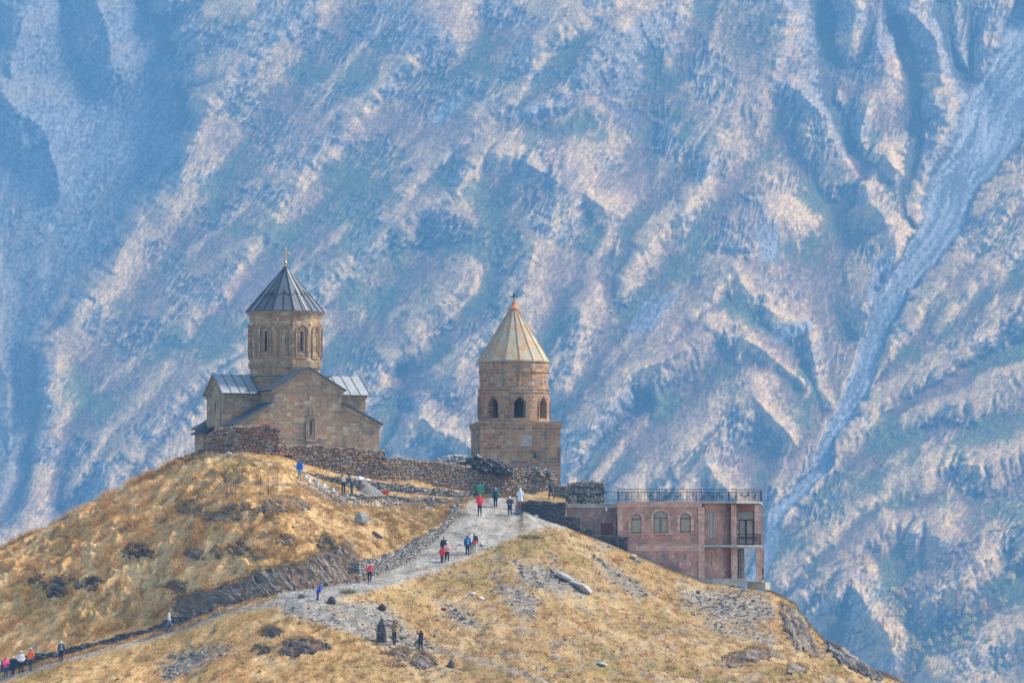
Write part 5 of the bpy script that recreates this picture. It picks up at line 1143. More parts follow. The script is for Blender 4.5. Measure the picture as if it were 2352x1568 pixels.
# annex with the red door
AY = 364.0; mb = MB(); Am = lambda a, z, d: Vector((a, AY + d, z)); Ao = lambda a, z, d: Vector((a, AY - d, z)); ax = lambda px: hx(px, AY); az = lambda py: zat(py, AY)
dc, dw = (ax(1382) + ax(1408)) / 2, (ax(1408) - ax(1382)) / 2
wall_cells(mb, Am, lin(ax(1298), ax(1418.4), .10), lin(az(1250), az(1166), .10), lambda a, z: abs(a - dc) < dw and z < az(1200), .4); mb.build("annex_wall", M_PINKD, hotel)
mb = MB(); mb.box(ax(1297), ax(1418), AY - .16, AY + .25, az(1166), az(1156)); mb.build("annex_band", M_CONC, hotel)
mb = MB(); mb.box(ax(1297), ax(1418), AY + .251, 368.4, az(1250), az(1157)); mb.build("annex_roof", M_CONC, hotel)
mb = MB(); strip(mb, arch_pts(dc, dw + .12, az(1233), az(1197), 14), Ao, .16, 0, .14); strip(mb, arch_pts(dc, dw + .36, az(1233), az(1194), 14), Ao, .10, 0, .09); mb.build("door_arch", M_PINKD, hotel)
e = thing("door", "closed carved red wooden door under a stone arch", None, (dc, AY, az(1232))); e.parent = hotel; e.location -= hotel.location
m = MB(); m.box(dc - dw, dc + dw, AY + .15, AY + .22, az(1233), az(1200.2))
for k in range(5): m.box(dc - dw + .06 + k * dw * .4, dc - dw + .04 + (k + .8) * dw * .4, AY + .12, AY + .16, az(1230), az(1204))
o = m.build("leaf", M_DOOR, hotel); o.parent = e; o.location = -e.location
m = MB(); m.ball((dc + .02, AY + .10, az(1217)), .05, 5); o = m.build("handle", M_IRON, hotel); o.parent = e; o.location = -e.location
mb = MB(); lx = ax(1393); mb.tube([(lx, AY - .02, az(1170)), (lx, AY - .14, az(1168))], .02, 5); mb.lathe(lx, AY - .16, [(0, az(1176)), (.06, az(1174)), (.09, az(1169)), (.03, az(1165)), (0, az(1163.5))], 8); mb.build("wall_lamp", plain("white_lamp", (.7, .7, .68), .4), hotel)
# iron railings
def railing(pts, h, name, parent, motif=True, sp=.125, base=.0):
    pts = [Vector(p) for p in pts]; root = thing(name, None, None, pts[0]); root.parent = parent; root.location -= parent.location
    posts = []; bars = MB(); up = Vector((0, 0, 1))
    for p, q in zip(pts[:-1], pts[1:]):
        L = (q - p).length; d = (q - p).normalized(); n = max(1, round(L / 3.4))
        bars.beam(p + up * h, q + up * h, .05, .04); bars.beam(p + up * .10, q + up * .10, .03, .03)
        for i in range(n + (1 if q is pts[-1] else 0)):
            m1 = MB(); m1.beam(p + d * (L * i / n) - up * .02, p + d * (L * i / n) + up * (h + .03), .055); posts.append((m1, "post"))
        k = int(L / sp)
        for i in range(1, k): c = p + d * (L * i / k); bars.beam(c + up * .1, c + up * h, .022)
        if motif:
            for i in range(n):
                for f in (.22, .5, .78):
                    c = p + d * (L * (i + f) / n) + up * (h * .55)
                    pr = [c + (d * math.cos(t) + up * math.sin(t)) * .13 for t in [math.pi / 4 * j for j in range(9)]]; bars.tube(pr, .018, 4)
                    for s in (-1, 1): bars.beam(c - (d + up * s) * .17, c + (d + up * s) * .17, .025)
    for m_, n_ in posts + [(bars, "bars")]: o = m_.build(n_, M_IRON, parent); o.parent = root; o.location = -root.location
zr = hz_(1150.4)
V3 = lambda px, Y, z: (hx(px, Y), Y, z)
railing([V3(1419.5, 361.95, zr + .02), V3(1611, 361.95, zr + .02), V3(1691, 361.75, zr), V3(1747.5, 363.4, zr), V3(1749.5, 371.5, zr), V3(1600, 371.7, zr), V3(1421, 371.7, zr)], 1.0, "roof_railing", hotel)
railing([V3(1387, 366.5, az(1153)), V3(1419, 366.5, az(1153))], .95, "side_railing", hotel, False)
railing([V3(1693, 362.3, hz_(1250.8)), V3(1746, 362.9, hz_(1250.8))], .95, "balcony_railing", hotel, True, .10)

# ================================================================== ROCK
M_ROCK = stone_mat("slate_rock", .85)
def strata(name, label, poly, ang, n=0, L=0, Wd=0, out=.2, pal=None, seed=0, cat="rock outcrop", group=None, kind=None, gate=0):
    """bare rock breaking through the slope: the ground's own surface lifted into tilted slate layers; ang = dip in the picture plane"""
    xs = [p[0] for p in poly]; ys = [p[1] for p in poly]; c0 = int(np.searchsorted(cols, min(xs) - 6)); c1 = int(np.searchsorted(cols, max(xs) + 6)); st = int(np.searchsorted(GK, 3.9))
    sub = SY[st:, c0:c1 + 1]; ok = np.where(((sub > min(ys) - 6) & (sub < max(ys) + 6)).any(1))[0]; ok = ok[ok < int(np.searchsorted(GK, 9.0)) - st]; r0, r1 = st + ok.min(), st + ok.max() + 1
    F = 4; rr, cc = np.meshgrid(np.linspace(r0, r1, (r1 - r0) * F + 1), np.linspace(c0, c1, (c1 - c0) * F + 1), indexing='ij'); g = lambda A: bilin(A, rr, cc)
    X, Y, Z = g(GX), g(GY), g(GZ); sx, sy = g(SX), g(SY); a = R(ang); u = (sx * math.sin(a) - sy * math.cos(a)) * 1.0; v = sx * math.cos(a) + sy * math.sin(a); u = u + 5 * fbm(sx / 40 + seed, sy / 30, 3, 4)
    d = poly_sd(sx + 16 * fbm(sx / 16 + seed, sy / 10, 3, 2), sy + 13 * fbm(sx / 13, sy / 9 + seed, 3, 3), poly); m = 1 - sstep(-5, 1.0, d)
    lay = np.floor(u / 5.5 + 1.1 * gnoise(u / 9, v / 40, seed)); step = _h(lay, np.floor(v / 28 + _h(lay, 0 * lay, 7) * 5), seed)
    fr = (u / 5.5 + 1.1 * gnoise(u / 9, v / 40, seed)) % 1; fine = ridged(u / 3.2 + seed, v / 34, 3, seed + 5); big = fbm(sx / 26 + seed, sy / 18, 3, seed + 9)
    h = 0.34 * step + 0.22 * fr + 0.20 * fine + 0.45 * big; h = h * out * 2.6
    off = h * m - 0.10 * (1 - m); X2, Y2, Z2 = X + 0 * off, Y - 0.80 * off, Z + 0.45 * off
    P = np.array(pal or [(.15,.11,.078), (.19,.145,.10), (.11,.085,.065), (.22,.175,.13), (.19,.11,.065), (.25,.21,.165), (.16,.11,.075)]); k = (_h(lay, lay * 0 + np.floor(v / 40), seed + 3) * len(P)).astype(int).clip(0, len(P) - 1)
    col = P[k] * (0.55 + 0.55 * fine + 0.35 * fr + 0.5 * fbm(sx / 6, sy / 6, 3, 8))[..., None]; ear = sstep(0.05, 0.3, fbm(sx / 17 + 9, sy / 12 + seed, 3, 12)); col = col + (C3(.24, .16, .085) - col) * (ear * 0.55)[..., None]
    nr, nc = X.shape; q = np.arange((nr - 1) * (nc - 1)); ri, ci = q // (nc - 1), q % (nc - 1); keep = (m[:-1, :-1] > 0.02) | (m[1:, 1:] > 0.02); keep = keep.ravel(); A = (ri * nc + ci)[keep]
    Q = np.stack([A, A + 1, A + nc + 1, A + nc], 1); used, inv = np.unique(Q, return_inverse=True); co = np.stack([X2, Y2, Z2], -1).reshape(-1, 3)[used]; o0 = co.mean(0)
    me = bpy.data.meshes.new(name); me.from_pydata((co - o0).tolist(), [], inv.reshape(-1, 4).tolist()); at = me.attributes.new("col", 'FLOAT_COLOR', 'POINT'); at.data.foreach_set("color", np.concatenate([np.clip(col.reshape(-1, 3)[used], 0.01, 1), np.ones((len(used), 1))], 1).astype(np.float32).ravel())
    me.materials.append(M_ROCK); o = bpy.data.objects.new(name, me); COL.objects.link(o); o.location = o0; return tag(o, label, cat, group, kind)
def blob(mb, c, sx, sy, sz, rnd, col=None, n=3, rough=.22):
    """a faceted boulder"""
    import bmesh
    bm = bmesh.new(); bmesh.ops.create_icosphere(bm, subdivisions=n, radius=1.0); o1, o2 = rnd.random() * 50, rnd.random() * 50
    cuts = [(Vector((rnd.gauss(0, 1), rnd.gauss(0, 1), rnd.gauss(0, 1))).normalized(), rnd.uniform(.38, .78)) for _ in range(13)]; rz = Matrix.Rotation(rnd.uniform(-.6, .6), 3, 'Z')
    for v in bm.verts:
        for q, h in cuts:
            t = v.co.dot(q) - h
            if t > 0: v.co -= q * t
        v.co *= 1 + rough * .3 * float(gnoise(v.co.x * 3 + o1, v.co.y * 3 + v.co.z * 2 + o2, 4))
    vs = [c + rz @ Vector((v.co.x * sx, v.co.y * sy, v.co.z * sz)) for v in bm.verts]; mb.add(vs, [tuple(v.index for v in f.verts) for f in bm.faces], col); bm.free()
def boulder(px, py, wpx, hpx, label, col, seed, name="boulder", tilt=0, group=None):
    rnd = random.Random(seed); p = gp(px, py + hpx * .35); s = p.y / FOC; mb = MB(); blob(mb, Vector((0, 0, 0)), wpx * s * .58, wpx * s * .42, hpx * s * .62, rnd, col)
    M = Matrix.Rotation(R(tilt), 3, 'Y'); mb.v = [tuple(M @ Vector(v) + p + Vector((0, 0, hpx * s * .30))) for v in mb.v]
    return tag(mb.build(name, M_ROCK, None, False, p), label, "rock", group)

strata("rock_cliff", "long dark face of slanting slate layers cut above the path at its bend", [(560,1332),(600,1306),(660,1303),(700,1290),(745,1268),(790,1252),(826,1292),(850,1330),(800,1338),(700,1352),(640,1362),(560,1386)], 52, 1500, (.5, 3.0), (.03, .09), .16, seed=1, gate=-.16, cat="rock face")
strata("rock_cliff", "lower dark slate bank above the low path wall, left of the bend", [(396,1404),(404,1376),(470,1358),(560,1334),(562,1384),(500,1396),(440,1412)], 28, 520, (.5, 2.4), (.03, .09), .14, seed=2, gate=-.14, cat="rock face")
strata("rock_cliff", "brown cliff of upright slabs below the pink building's far corner", [(1788,1384),(1839,1402),(1862,1451),(1884,1512),(1822,1484),(1800,1443)], 66, 700, (.8, 2.6), (.05, .12), .22, [(.16,.12,.09),(.11,.085,.07),(.22,.18,.13),(.08,.065,.06),(.27,.20,.11)], 3, cat="cliff")
strata("rock_cliff", "black crag on the skyline at lower right, beyond the brown cliff", [(1893,1462),(1926,1472),(1985,1518),(2040,1558),(2000,1562),(1930,1525),(1900,1494)], 35, 600, (.4, 1.6), (.05, .14), .25, [(.05,.045,.045),(.08,.07,.065),(.12,.11,.10),(.20,.19,.17)], 4, cat="crag")
OUT = [((285,1246,350,1282), 25, 90, "black hollow of slate under a grass tuft, middle of the left hill"), ((60,1305,95,1342), 30, 50, "small dark slate hollow nearest the left edge of the hill"), ((95,1325,182,1368), 22, 110, "wide dark slate hollow low on the left hill"), ((195,1325,236,1352), 20, 40, "dark slate gap right of the wide low hollow"),
       ((405,1150,468,1182), 15, 60, "brown slate ledge on the left hill's upper slope"), ((455,1175,560,1200), 18, 120, "long ribbed slate ledge below the wire tree guards"), ((520,1152,578,1176), 24, 50, "tilted grey slate slab under the nearer tree guard"), ((598,1140,702,1180), 26, 150, "broad ribbed grey outcrop below the farther tree guard"), ((520,1246,572,1276), 28, 70, "reddish brown hollow outcrop on the middle of the left hill"),
       ((575,1262,616,1284), 28, 50, "dark outcrop just right of the reddish hollow"), ((487,1256,512,1282), 40, 30, "small upright slate outcrop left of the reddish hollow"), ((425,1262,470,1284), 30, 40, "low dark slate scar between hill tufts"), ((730,1228,770,1262), 48, 60, "slate fins breaking the grass above the rock face"), ((640,1228,680,1256), 40, 50, "short brown slate rib above the rock face"), ((640,1464,742,1506), 10, 200, "black overhang hollow in the foreground left of the cairn"),
       ((598,1440,650,1462), 15, 50, "small dark hollow above the foreground overhang"), ((588,1480,622,1500), 10, 50, "black hollow left of the foreground overhang"), ((900,1488,945,1515), 38, 45, "pale ribbed slate outcrop at the feet of the person in the red hat"), ((948,1500,1000,1540), 42, 50, "ribbed slate plates between the red hat person and the small cairn"), ((1700,1485,1770,1520), 24, 60, "thin dark slate scars on the lower right slope"), ((1805,1525,1850,1550), 22, 40, "small dark outcrop near the lower right corner of the slope"), ((1660,1500,1720,1532), 25, 50, "grey slate scar left of the lower right outcrop"), ((140,1168,172,1180), 15, 20, "little dark slate outcrop on the left skyline"), ((385,1335,430,1362), 25, 35, "brown bramble covered slate lump above the low path wall")]
for i, ((x0, y0, x1, y1), ang, n, lab) in enumerate(OUT):
    cx, cy, rx, ry = (x0 + x1) / 2 + 0, (y0 + y1) / 2, (x1 - x0) / 2 * 1.15, (y1 - y0) / 2 * 1.15
    pl = [(cx + rx * math.cos(t) * (1 + .2 * math.sin(3 * t + i)), cy + ry * math.sin(t) * (1 + .2 * math.cos(2 * t + i)) + (x1 - x0) * .0) for t in [6.283 * k / 12 for k in range(12)]]
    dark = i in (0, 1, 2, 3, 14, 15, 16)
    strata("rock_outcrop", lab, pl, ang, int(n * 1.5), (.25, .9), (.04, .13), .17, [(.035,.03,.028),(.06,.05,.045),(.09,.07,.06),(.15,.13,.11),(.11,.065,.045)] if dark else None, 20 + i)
boulder(835, 1190, 36, 36, "pale upright boulder in the grass above the roadside wall", (.30,.29,.25), 1)
boulder(1292, 1322, 52, 20, "upper end of the big fallen grey slab below the path", (.33,.32,.28), 2, tilt=22)
boulder(1328, 1344, 66, 22, "biggest fallen grey slab lying on scree below the path", (.36,.35,.31), 3, tilt=20)
boulder(1452, 1278, 24, 12, "pale rounded boulder under the pink building's wall", (.42,.38,.29), 4, tilt=12); boulder(1463, 1288, 24, 9, "flat grey boulder just below the pale rounded one", (.36,.35,.31), 5, tilt=15)
boulder(1105, 1372, 15, 10, "white tilted stone on the slope below the path", (.58,.57,.54), 6, tilt=30); boulder(1086, 1362, 17, 8, "white stone just above the white tilted stone", (.52,.51,.48), 7)
boulder(480, 1137, 18, 11, "pale block in the grass left of the wire tree guards", (.42,.40,.36), 8); boulder(523, 1043, 21, 12, "pale boulder at the foot of the rust red rubble wall", (.45,.43,.38), 9)
boulder(870, 1228, 40, 8, "long grey rock blade in the grass above the roadside wall", (.26,.25,.22), 10, tilt=36); boulder(695, 1368, 16, 12, "brown rock beside the path near the child in blue", (.20,.17,.15), 11); boulder(675, 1394, 14, 9, "rock on gravel below the child in blue", (.2,.18,.16), 12)
boulder(1182, 1176, 20, 5, "flat pale stone slab on the path by the white haired walker", (.44,.44,.42), 13); boulder(1108, 1250, 14, 9, "white stone on the path right of the couple", (.55,.54,.50), 14); boulder(1058, 1249, 12, 8, "pale stone on the path left of the blue backpack", (.50,.48,.42), 15)
boulder(1385, 1525, 30, 9, "pale layered stone on the foreground slope", (.42,.42,.40), 16, tilt=15); boulder(1224, 1414, 13, 7, "small white stone on the lower slope", (.50,.50,.47), 17); boulder(1467, 1384, 14, 7, "white stone at the end of the scree streak", (.5,.5,.47), 18)
boulder(1232, 1185, 14, 6, "pale flat stone under the black retaining wall", (.45,.45,.43), 19); boulder(612, 1222, 14, 12, "grey stone above the dark outcrops of the left hill", (.28,.27,.25), 20); boulder(680, 1070, 20, 10, "grey boulder by the man in the blue jacket", (.34,.32,.29), 21); boulder(700, 1082, 16, 14, "pale pointed stone right of the man in the blue jacket", (.42,.40,.35), 22); boulder(755, 1060, 22, 14, "ochre block fallen at the foot of the long wall", (.45,.32,.18), 23)
rnd = random.Random(5)
for i in range(24):
    t = i / 23; px = 702 + 72 * t + rnd.uniform(-5, 5); py = 1095 + 36 * t + rnd.uniform(-6, 6); cc = rnd.choice([(.55,.53,.50), (.60,.59,.57), (.42,.36,.32), (.46,.40,.38)])
    boulder(px, py, rnd.uniform(9, 16), rnd.uniform(6, 10), "whitish building stone in the heap left of the two workers", cc, 60 + i, "building_stone", rnd.uniform(-30, 30), "building stones heaped on the terrace")
for i, (px, py, w, h) in enumerate([(798, 1138, 12, 6), (812, 1143, 17, 6), (803, 1134, 10, 4)]): boulder(px, py, w, h, "white slab lying on the kerb at the workers' feet", (.62,.61,.58), 90 + i, "stone_slab", 18, "white slabs at the workers' feet")

def heap(name, label, cat, pts, Y, n, pal, sz, seed, ang=0, thick=.7):
    """stones piled on the wall top between the px points (px, py top, py base)"""
    rnd = random.Random(seed); mb = MB(); P = np.array(pts, float)
    for _ in range(n):
        px = rnd.uniform(P[0, 0], P[-1, 0]); tp, bt = np.interp(px, P[:, 0], P[:, 1]), np.interp(px, P[:, 0], P[:, 2]); py = rnd.uniform(tp, bt); c = W(px, py, Y + rnd.uniform(-thick, thick) * (.3 + .7 * (py - tp) / max(1, bt - tp)))
        s = sz * rnd.uniform(.5, 1.5); M = Matrix.Rotation(R(ang) + rnd.gauss(0, .35), 3, 'Y') @ Matrix.Rotation(rnd.gauss(0, .4), 3, 'X') @ Matrix.Rotation(rnd.uniform(0, 3), 3, 'Z')
        vs = [c + M @ Vector((x * s * rnd.uniform(.7, 1.1), y * s * .7 * rnd.uniform(.7, 1.1), z * s * .16 * rnd.uniform(.6, 1.2))) for z in (-1, 1) for y in (-1, 1) for x in (-1, 1)]
        g = rnd.uniform(.6, 1.4); mb.add(vs, [(0, 2, 3, 1), (4, 5, 7, 6), (0, 1, 5, 4), (2, 6, 7, 3), (0, 4, 6, 2), (1, 3, 7, 5)], tuple(x * g for x in rnd.choice(pal)))
    return tag(mb.build(name, M_ROCK, None, False, W(P[0, 0], P[0, 2], Y)), label, cat)
heap("slate_pile", "pile of black slates on the long wall in front of the bell tower", "slate pile", [(1066, 1076, 1080), (1075, 1057, 1080), (1100, 1053, 1082), (1130, 1060, 1084), (1150, 1064, 1086), (1174, 1080, 1088)], 367.4, 420, DARKW + [(.17,.16,.15)], .32, 1, 15)
heap("rubble_pile", "grey rubble heaped on the wall in front of the bell tower's right side", "rubble pile", [(1172, 1079, 1086), (1200, 1075, 1088), (1225, 1073, 1088), (1268, 1082, 1090)], 370.0, 300, GREYW + [(.4,.39,.36)], .20, 2)
heap("slab_pile", "pale grey slabs behind the long wall left of the black slates", "slab pile", [(1016, 1060, 1064), (1030, 1050, 1066), (1055, 1047, 1068), (1072, 1060, 1070)], 367.6, 60, [(.46,.45,.41), (.38,.37,.34), (.30,.29,.27)], .55, 3, -8)
FR = [[(396,1378),(470,1354),(560,1327),(600,1302),(660,1299),(700,1287),(745,1264),(790,1248),(815,1270)], [(1785,1384),(1839,1400),(1860,1440)]] + [[(x0 - 2, (y0 + y1) / 2), ((x0 * 3 + x1) / 4, y0 + 3), ((x0 + x1) / 2, y0), ((x0 + 3 * x1) / 4, y0 + 3), (x1, (y0 + y1) / 2)] for (x0, y0, x1, y1), _, _, _ in OUT]
fv, fc_ = [], []; rnd = random.Random(8)
for line in FR:
    for (ax_, ay_), (bx_, by_) in zip(line[:-1], line[1:]):
        for k in range(int(abs(bx_ - ax_) * 5 + 20)):
            t = rnd.random(); p = gp(ax_ + (bx_ - ax_) * t + rnd.gauss(0, 2.5), ay_ + (by_ - ay_) * t + rnd.gauss(0, 2.5) - 1); g = rnd.uniform(.45, 1.7); l = Vector((rnd.gauss(0, .12), -.22 * rnd.random() - .05, rnd.uniform(-.12, .22)))
            fv += [p + Vector((-.02, -.1, 0)), p + Vector((.02, -.1, 0)), p + Vector((0, -.1, .05)) + l]; fc_.append([min(.9, x * g) for x in rnd.choice([(.36,.23,.09), (.28,.15,.06), (.22,.19,.07), (.42,.30,.14)])])
tri_soup("grass_fringe", np.array([tuple(v) for v in fv]), np.array(fc_), bpy.data.materials["dry_grass"], label="dry grass hanging over the edges of the slate outcrops", cat="grass")
# cairns: thin slates stacked in rings
def cairn(px, pyb, wpx, hpx, label, seed, taper=.45, col=DARKW):
    rnd = random.Random(seed); p = gp(px, pyb); s = p.y / FOC; r0, H = wpx * s / 2, hpx * s; z = 0; mb = MB()
    while z < H:
        t = z / H; r = r0 * (1 - taper * t ** 2.2) if t < .82 else r0 * (1 - taper) * (1 - (t - .82) * 4); h = rnd.uniform(.035, .07)
        if r > .12:
            k = max(4, int(6.283 * r / .28))
            for i in range(k):
                a = 6.283 * i / k + rnd.random(); e = Vector((math.cos(a), math.sin(a), 0)); tt = Vector((-e.y, e.x, 0)); stone(mb, p + e * (r - .02) + Vector((0, 0, z)), tt, Vector((0, 0, 1)), e, .34, h, rnd.uniform(.0, .09), tuple(x * rnd.uniform(.7, 1.8) for x in rnd.choice(col)), rnd)
        else: mb.box(p.x - .10, p.x + .10, p.y - .08, p.y + .08, p.z + z, p.z + z + h * .9, rnd.choice(col))
        mb.lathe(p.x, p.y, [(max(.02, r - .05), p.z + z - .02), (max(.02, r - .05), p.z + z + h), (0, p.z + z + h)], 8, col=(.05, .05, .05)); z += h
    return tag(mb.build("cairn", M_STONE, None, False, p), label, "cairn")
cairn(877, 1473, 23, 50, "tall dark slate cairn beside the person in the red hat", 1); cairn(1036.6, 1531, 15, 16, "small dark cairn alone at the bottom of the slope", 2, .5)
cairn(763, 1384, 19, 15, "low dark slate heap on the path edge behind the child in blue", 3, .5); cairn(879, 1400, 17, 14, "dark slate heap at the top of the scree above the tall cairn", 4, .5)
# ------------------------------------------------------------------ things on the terrace
gpile = gp(846, 1135); mb = MB(); s = gpile.y / FOC; rnd = random.Random(3)
prof = [(0, 1.02), (.12, .98), (.5, .62), (.8, .33), (1.0, .12), (1.12, -.1)]; k = 28
for (r_0, h0), (r_1, h1) in zip(prof[:-1], prof[1:]):
    for i in range(k):
        q = []
        for r, h, j in ((r_0, h0, i), (r_0, h0, i + 1), (r_1, h1, i + 1), (r_1, h1, i)):
            a = 6.2832 * j / k; w = 1 + .06 * math.sin(3 * a + 1) + .04 * math.sin(7 * a + r * 5); cx = -15 * s * (h if h > 0 else 0); q.append((gpile.x + cx + math.cos(a) * r * 34 * s * w, gpile.y + 1.1 + math.sin(a) * r * 1.1 * w, gpile.z + h * 34 * s))
        mb.face(q)
tag(mb.build("gravel_heap", plain("heap_gravel", (.19, .175, .155), .95, .3, 5), None, True, gpile), "smooth grey heap of gravel beside the two workers", "gravel heap")
def sack(c, sx, sy, sz, seed, label):
    mb = MB(); blob(mb, c, sx, sy, sz, random.Random(seed), None, 3, .5); tag(mb.build("sack", plain("white_sack", (.80, .80, .78), .6, .06), None, True, c), label, "sack")
q = gp(828, 1112); sack(W(828, 1099, 358.0), .42, .3, .27, 1, "bulging white sack on top behind the gravel heap"); sack(W(843, 1102, 358.2), .30, .25, .13, 2, "small white sack lying right of the bulging one"); sack(W(806, 1100, 358.4), .22, .22, .12, 3, "white sack glimpsed between the two workers")
tb = gp(884, 1136); mb = MB()
for (r_0, h0), (r_1, h1) in zip([(.0, .03), (.30, .0), (.40, .18), (.46, .30), (.49, .31), (.43, .28), (.28, .06)][:-1], [(.30, .0), (.40, .18), (.46, .30), (.49, .31), (.43, .28), (.28, .06), (.0, .07)]):
    for i in range(20):
        f = lambda r, h, j: (tb.x + math.cos(6.2832 * j / 20) * r * .95, tb.y + .3 + math.sin(6.2832 * j / 20) * r * .6, tb.z + .04 + h); mb.face([f(r_0, h0, i), f(r_0, h0, i + 1), f(r_1, h1, i + 1), f(r_1, h1, i)])
tag(mb.build("tub", plain("red_plastic", (.62, .045, .03), .4, .1), None, True, tb), "red plastic mixing tub right of the gravel heap", "tub")
# wheeled bin, leaning
bt = gp(1105, 1141); binr = thing("wheeled_bin", "green wheeled rubbish bin tilted against the terrace wall by the path", "rubbish bin", bt); MT = Matrix.Translation(bt) @ Matrix.Rotation(R(-9), 4, 'Y') @ Matrix.Rotation(R(14), 4, 'Z')
M_BIN = plain("green_plastic", (.05, .22, .12), .45, .12); M_BLK = plain("black_rubber", (.025, .025, .025), .7)
def hexa(mb_, z0, z1, a, b, M):
    vs = [M @ Vector((x * w, y * d, z)) for z, w, d in ((z0, *a), (z1, *b)) for y in (-1, 1) for x in (-1, 1)]; mb_.add(vs, [(0, 2, 3, 1), (4, 5, 7, 6), (0, 1, 5, 4), (2, 6, 7, 3), (0, 4, 6, 2), (1, 3, 7, 5)])
mb = MB(); hexa(mb, .06, .96, (.23, .25), (.31, .35), MT); hexa(mb, .90, .965, (.335, .375), (.335, .375), MT); mb.build("body", M_BIN, binr)
mb = MB(); hexa(mb, .967, 1.03, (.345, .39), (.33, .36), MT); hexa(mb, 1.03, 1.06, (.31, .33), (.2, .22), MT); mb.build("lid", M_BIN, binr)
mb = MB(); mb.tube([MT @ Vector((-.26, .38, .93)), MT @ Vector((-.26, .46, .95)), MT @ Vector((.26, .46, .95)), MT @ Vector((.26, .38, .93))], .02, 6); mb.build("handle", M_BIN, binr)
for s in (-1, 1): mb = MB(); mb.tube([MT @ Vector((s * .25, .26, .10)), MT @ Vector((s * .31, .26, .10))], .10, 12); mb.build("wheel", M_BLK, binr)
# wire tree guards
def guard(posts, label, hay=True):
    ps = [(gp(px, pb), t * .0365) for px, pb, t in posts]; r = thing("tree_guard", label, "tree guard", ps[0][0])
    for p, h in ps: mb = MB(); mb.tube([p - Vector((0, 0, .1)), p + Vector((0.03, 0, h))], .022, 5); mb.build("post", M_IRON, r)
    mb = MB(); hmin = min(h for _, h in ps)
    for i in range(len(ps)):
        a, b = ps[i][0], ps[(i + 1) % len(ps)][0]
        for z in (.15, .45, .75, 1.05, 1.35):
            if z < hmin: mb.beam(a + Vector((0, 0, z)), b + Vector((0, 0, z)), .006)
        for k in range(1, 8): c = a.lerp(b, k / 8); mb.beam(c, c + Vector((0, 0, min(1.35, hmin))), .006)
    mb.build("wire_mesh", M_IRON, r); mb = MB(); c = sum((p for p, _ in ps), Vector()) / len(ps); rnd = random.Random(2)
    for k in range(9): mb.tube([c, c + Vector((rnd.gauss(0, .18), rnd.gauss(0, .18), .5)), c + Vector((rnd.gauss(0, .35), rnd.gauss(0, .3), rnd.uniform(.7, 1.3)))], [.012, .008, .003], 4)
    mb.build("sapling", plain("twig", (.16, .10, .06), .9), r)
guard([(517, 1120, 44), (550, 1118, 44), (541, 1148, 42), (522, 1147, 34)], "rusty four post wire guard round a sapling, nearer the hilltop"); guard([(599, 1135, 42), (616, 1139, 44), (637, 1135, 38)], "three post wire guard round a sapling, right of the taller guard")
def sapl(px, pb, pt, label, seed, col=(.55,.50,.42), bend=0):
    p = gp(px, pb); h = (pb - pt) * p.y / FOC; rnd = random.Random(seed); t = thing("sapling", label, "young tree", p); mb = MB(); pts = [p + Vector((bend * (k / 6) ** 2 + rnd.gauss(0, .03), rnd.gauss(0, .03), h * k / 6)) for k in range(7)]; mb.tube(pts, [.035 - .004 * k for k in range(7)], 5); mb.build("trunk", plain("pale_bark", col, .9, .3), t)
    mb = MB()
    for k in range(16): a = pts[rnd.randint(2, 6)]; e = a + Vector((rnd.gauss(0, .35), rnd.gauss(0, .3), rnd.uniform(.1, .6))); mb.tube([a, e], [.012, .003], 4)
    mb.build("branches", plain("twig", (.16, .10, .06), .9), t)
sapl(1332, 1534, 1440, "tall bare pale sapling in the middle of the foreground slope", 1, bend=-.15); sapl(1368, 1364, 1300, "bare pale sapling beside the big fallen slab", 2, bend=-.3); sapl(1276, 1462, 1402, "thin bare sapling left of the tall pale one", 3, (.35,.27,.2), .2); sapl(1596, 1567, 1530, "short bare sapling at the bottom edge of the slope", 4, (.35,.27,.2), .1); sapl(1103, 1474, 1442, "leaning bare sapling right of the person in the orange hat", 5, (.4,.33,.25), .5)
sapl(1527, 1520, 1452, "thin grey bare sapling below the pink building", 6, (.33,.27,.22))
p = gp(1294, 1156); mb = MB(); mb.tube([p, p + Vector((0, 0, 1.1))], .018, 6); tag(mb.build("marker_rod", M_IRON, None, False, p), "thin metal rod standing before the grey rubble wall", "rod")
mb = MB(); pts = [gp(a, b, .06) for a, b in ((1605,1402),(1616,1395),(1630,1394),(1642,1395),(1652,1386),(1657,1379),(1672,1374),(1690,1372),(1700,1362),(1710,1355))]; mb.tube(pts, .05, 6); tag(mb.build("pipe", plain("black_pipe", (.05, .045, .045), .6), None, False, pts[0]), "dark curving pipe on the scree under the pink building", "pipe")
p = gp(1020, 1398); mb = MB(); blob(mb, p + Vector((0, 0, .06)), .45, .3, .10, random.Random(4)); tag(mb.build("cloth", plain("orange_cloth", (.62, .18, .05), .8, .2), None, True, p), "orange rag lying in the rusty grass below the path", "rag")
def tuft(px, py, label, seed, h=.7, r=.5, col=(.20,.20,.08)):
    p = gp(px, py); rnd = random.Random(seed); mb = MB()
    for k in range(260):
        a = rnd.uniform(0, 6.28); rr = r * math.sqrt(rnd.random()); b = p + Vector((math.cos(a) * rr, math.sin(a) * rr * .6, -.05)); hh = h * rnd.uniform(.5, 1.1) * (1 - .5 * rr / r); l = Vector((math.cos(a) * rr * .7 + rnd.gauss(0, .08), math.sin(a) * rr * .4, hh)); g = rnd.uniform(.5, 1.5); cc = tuple(x * g for x in (col if rnd.random() < .7 else (.36, .25, .11)))
        w = Vector((.014, 0, 0)); mb.face([b - w, b + w, b + l], cc)
    tag(mb.build("grass_tuft", bpy.data.materials["dry_grass"], None, False, p), label, "grass tuft")
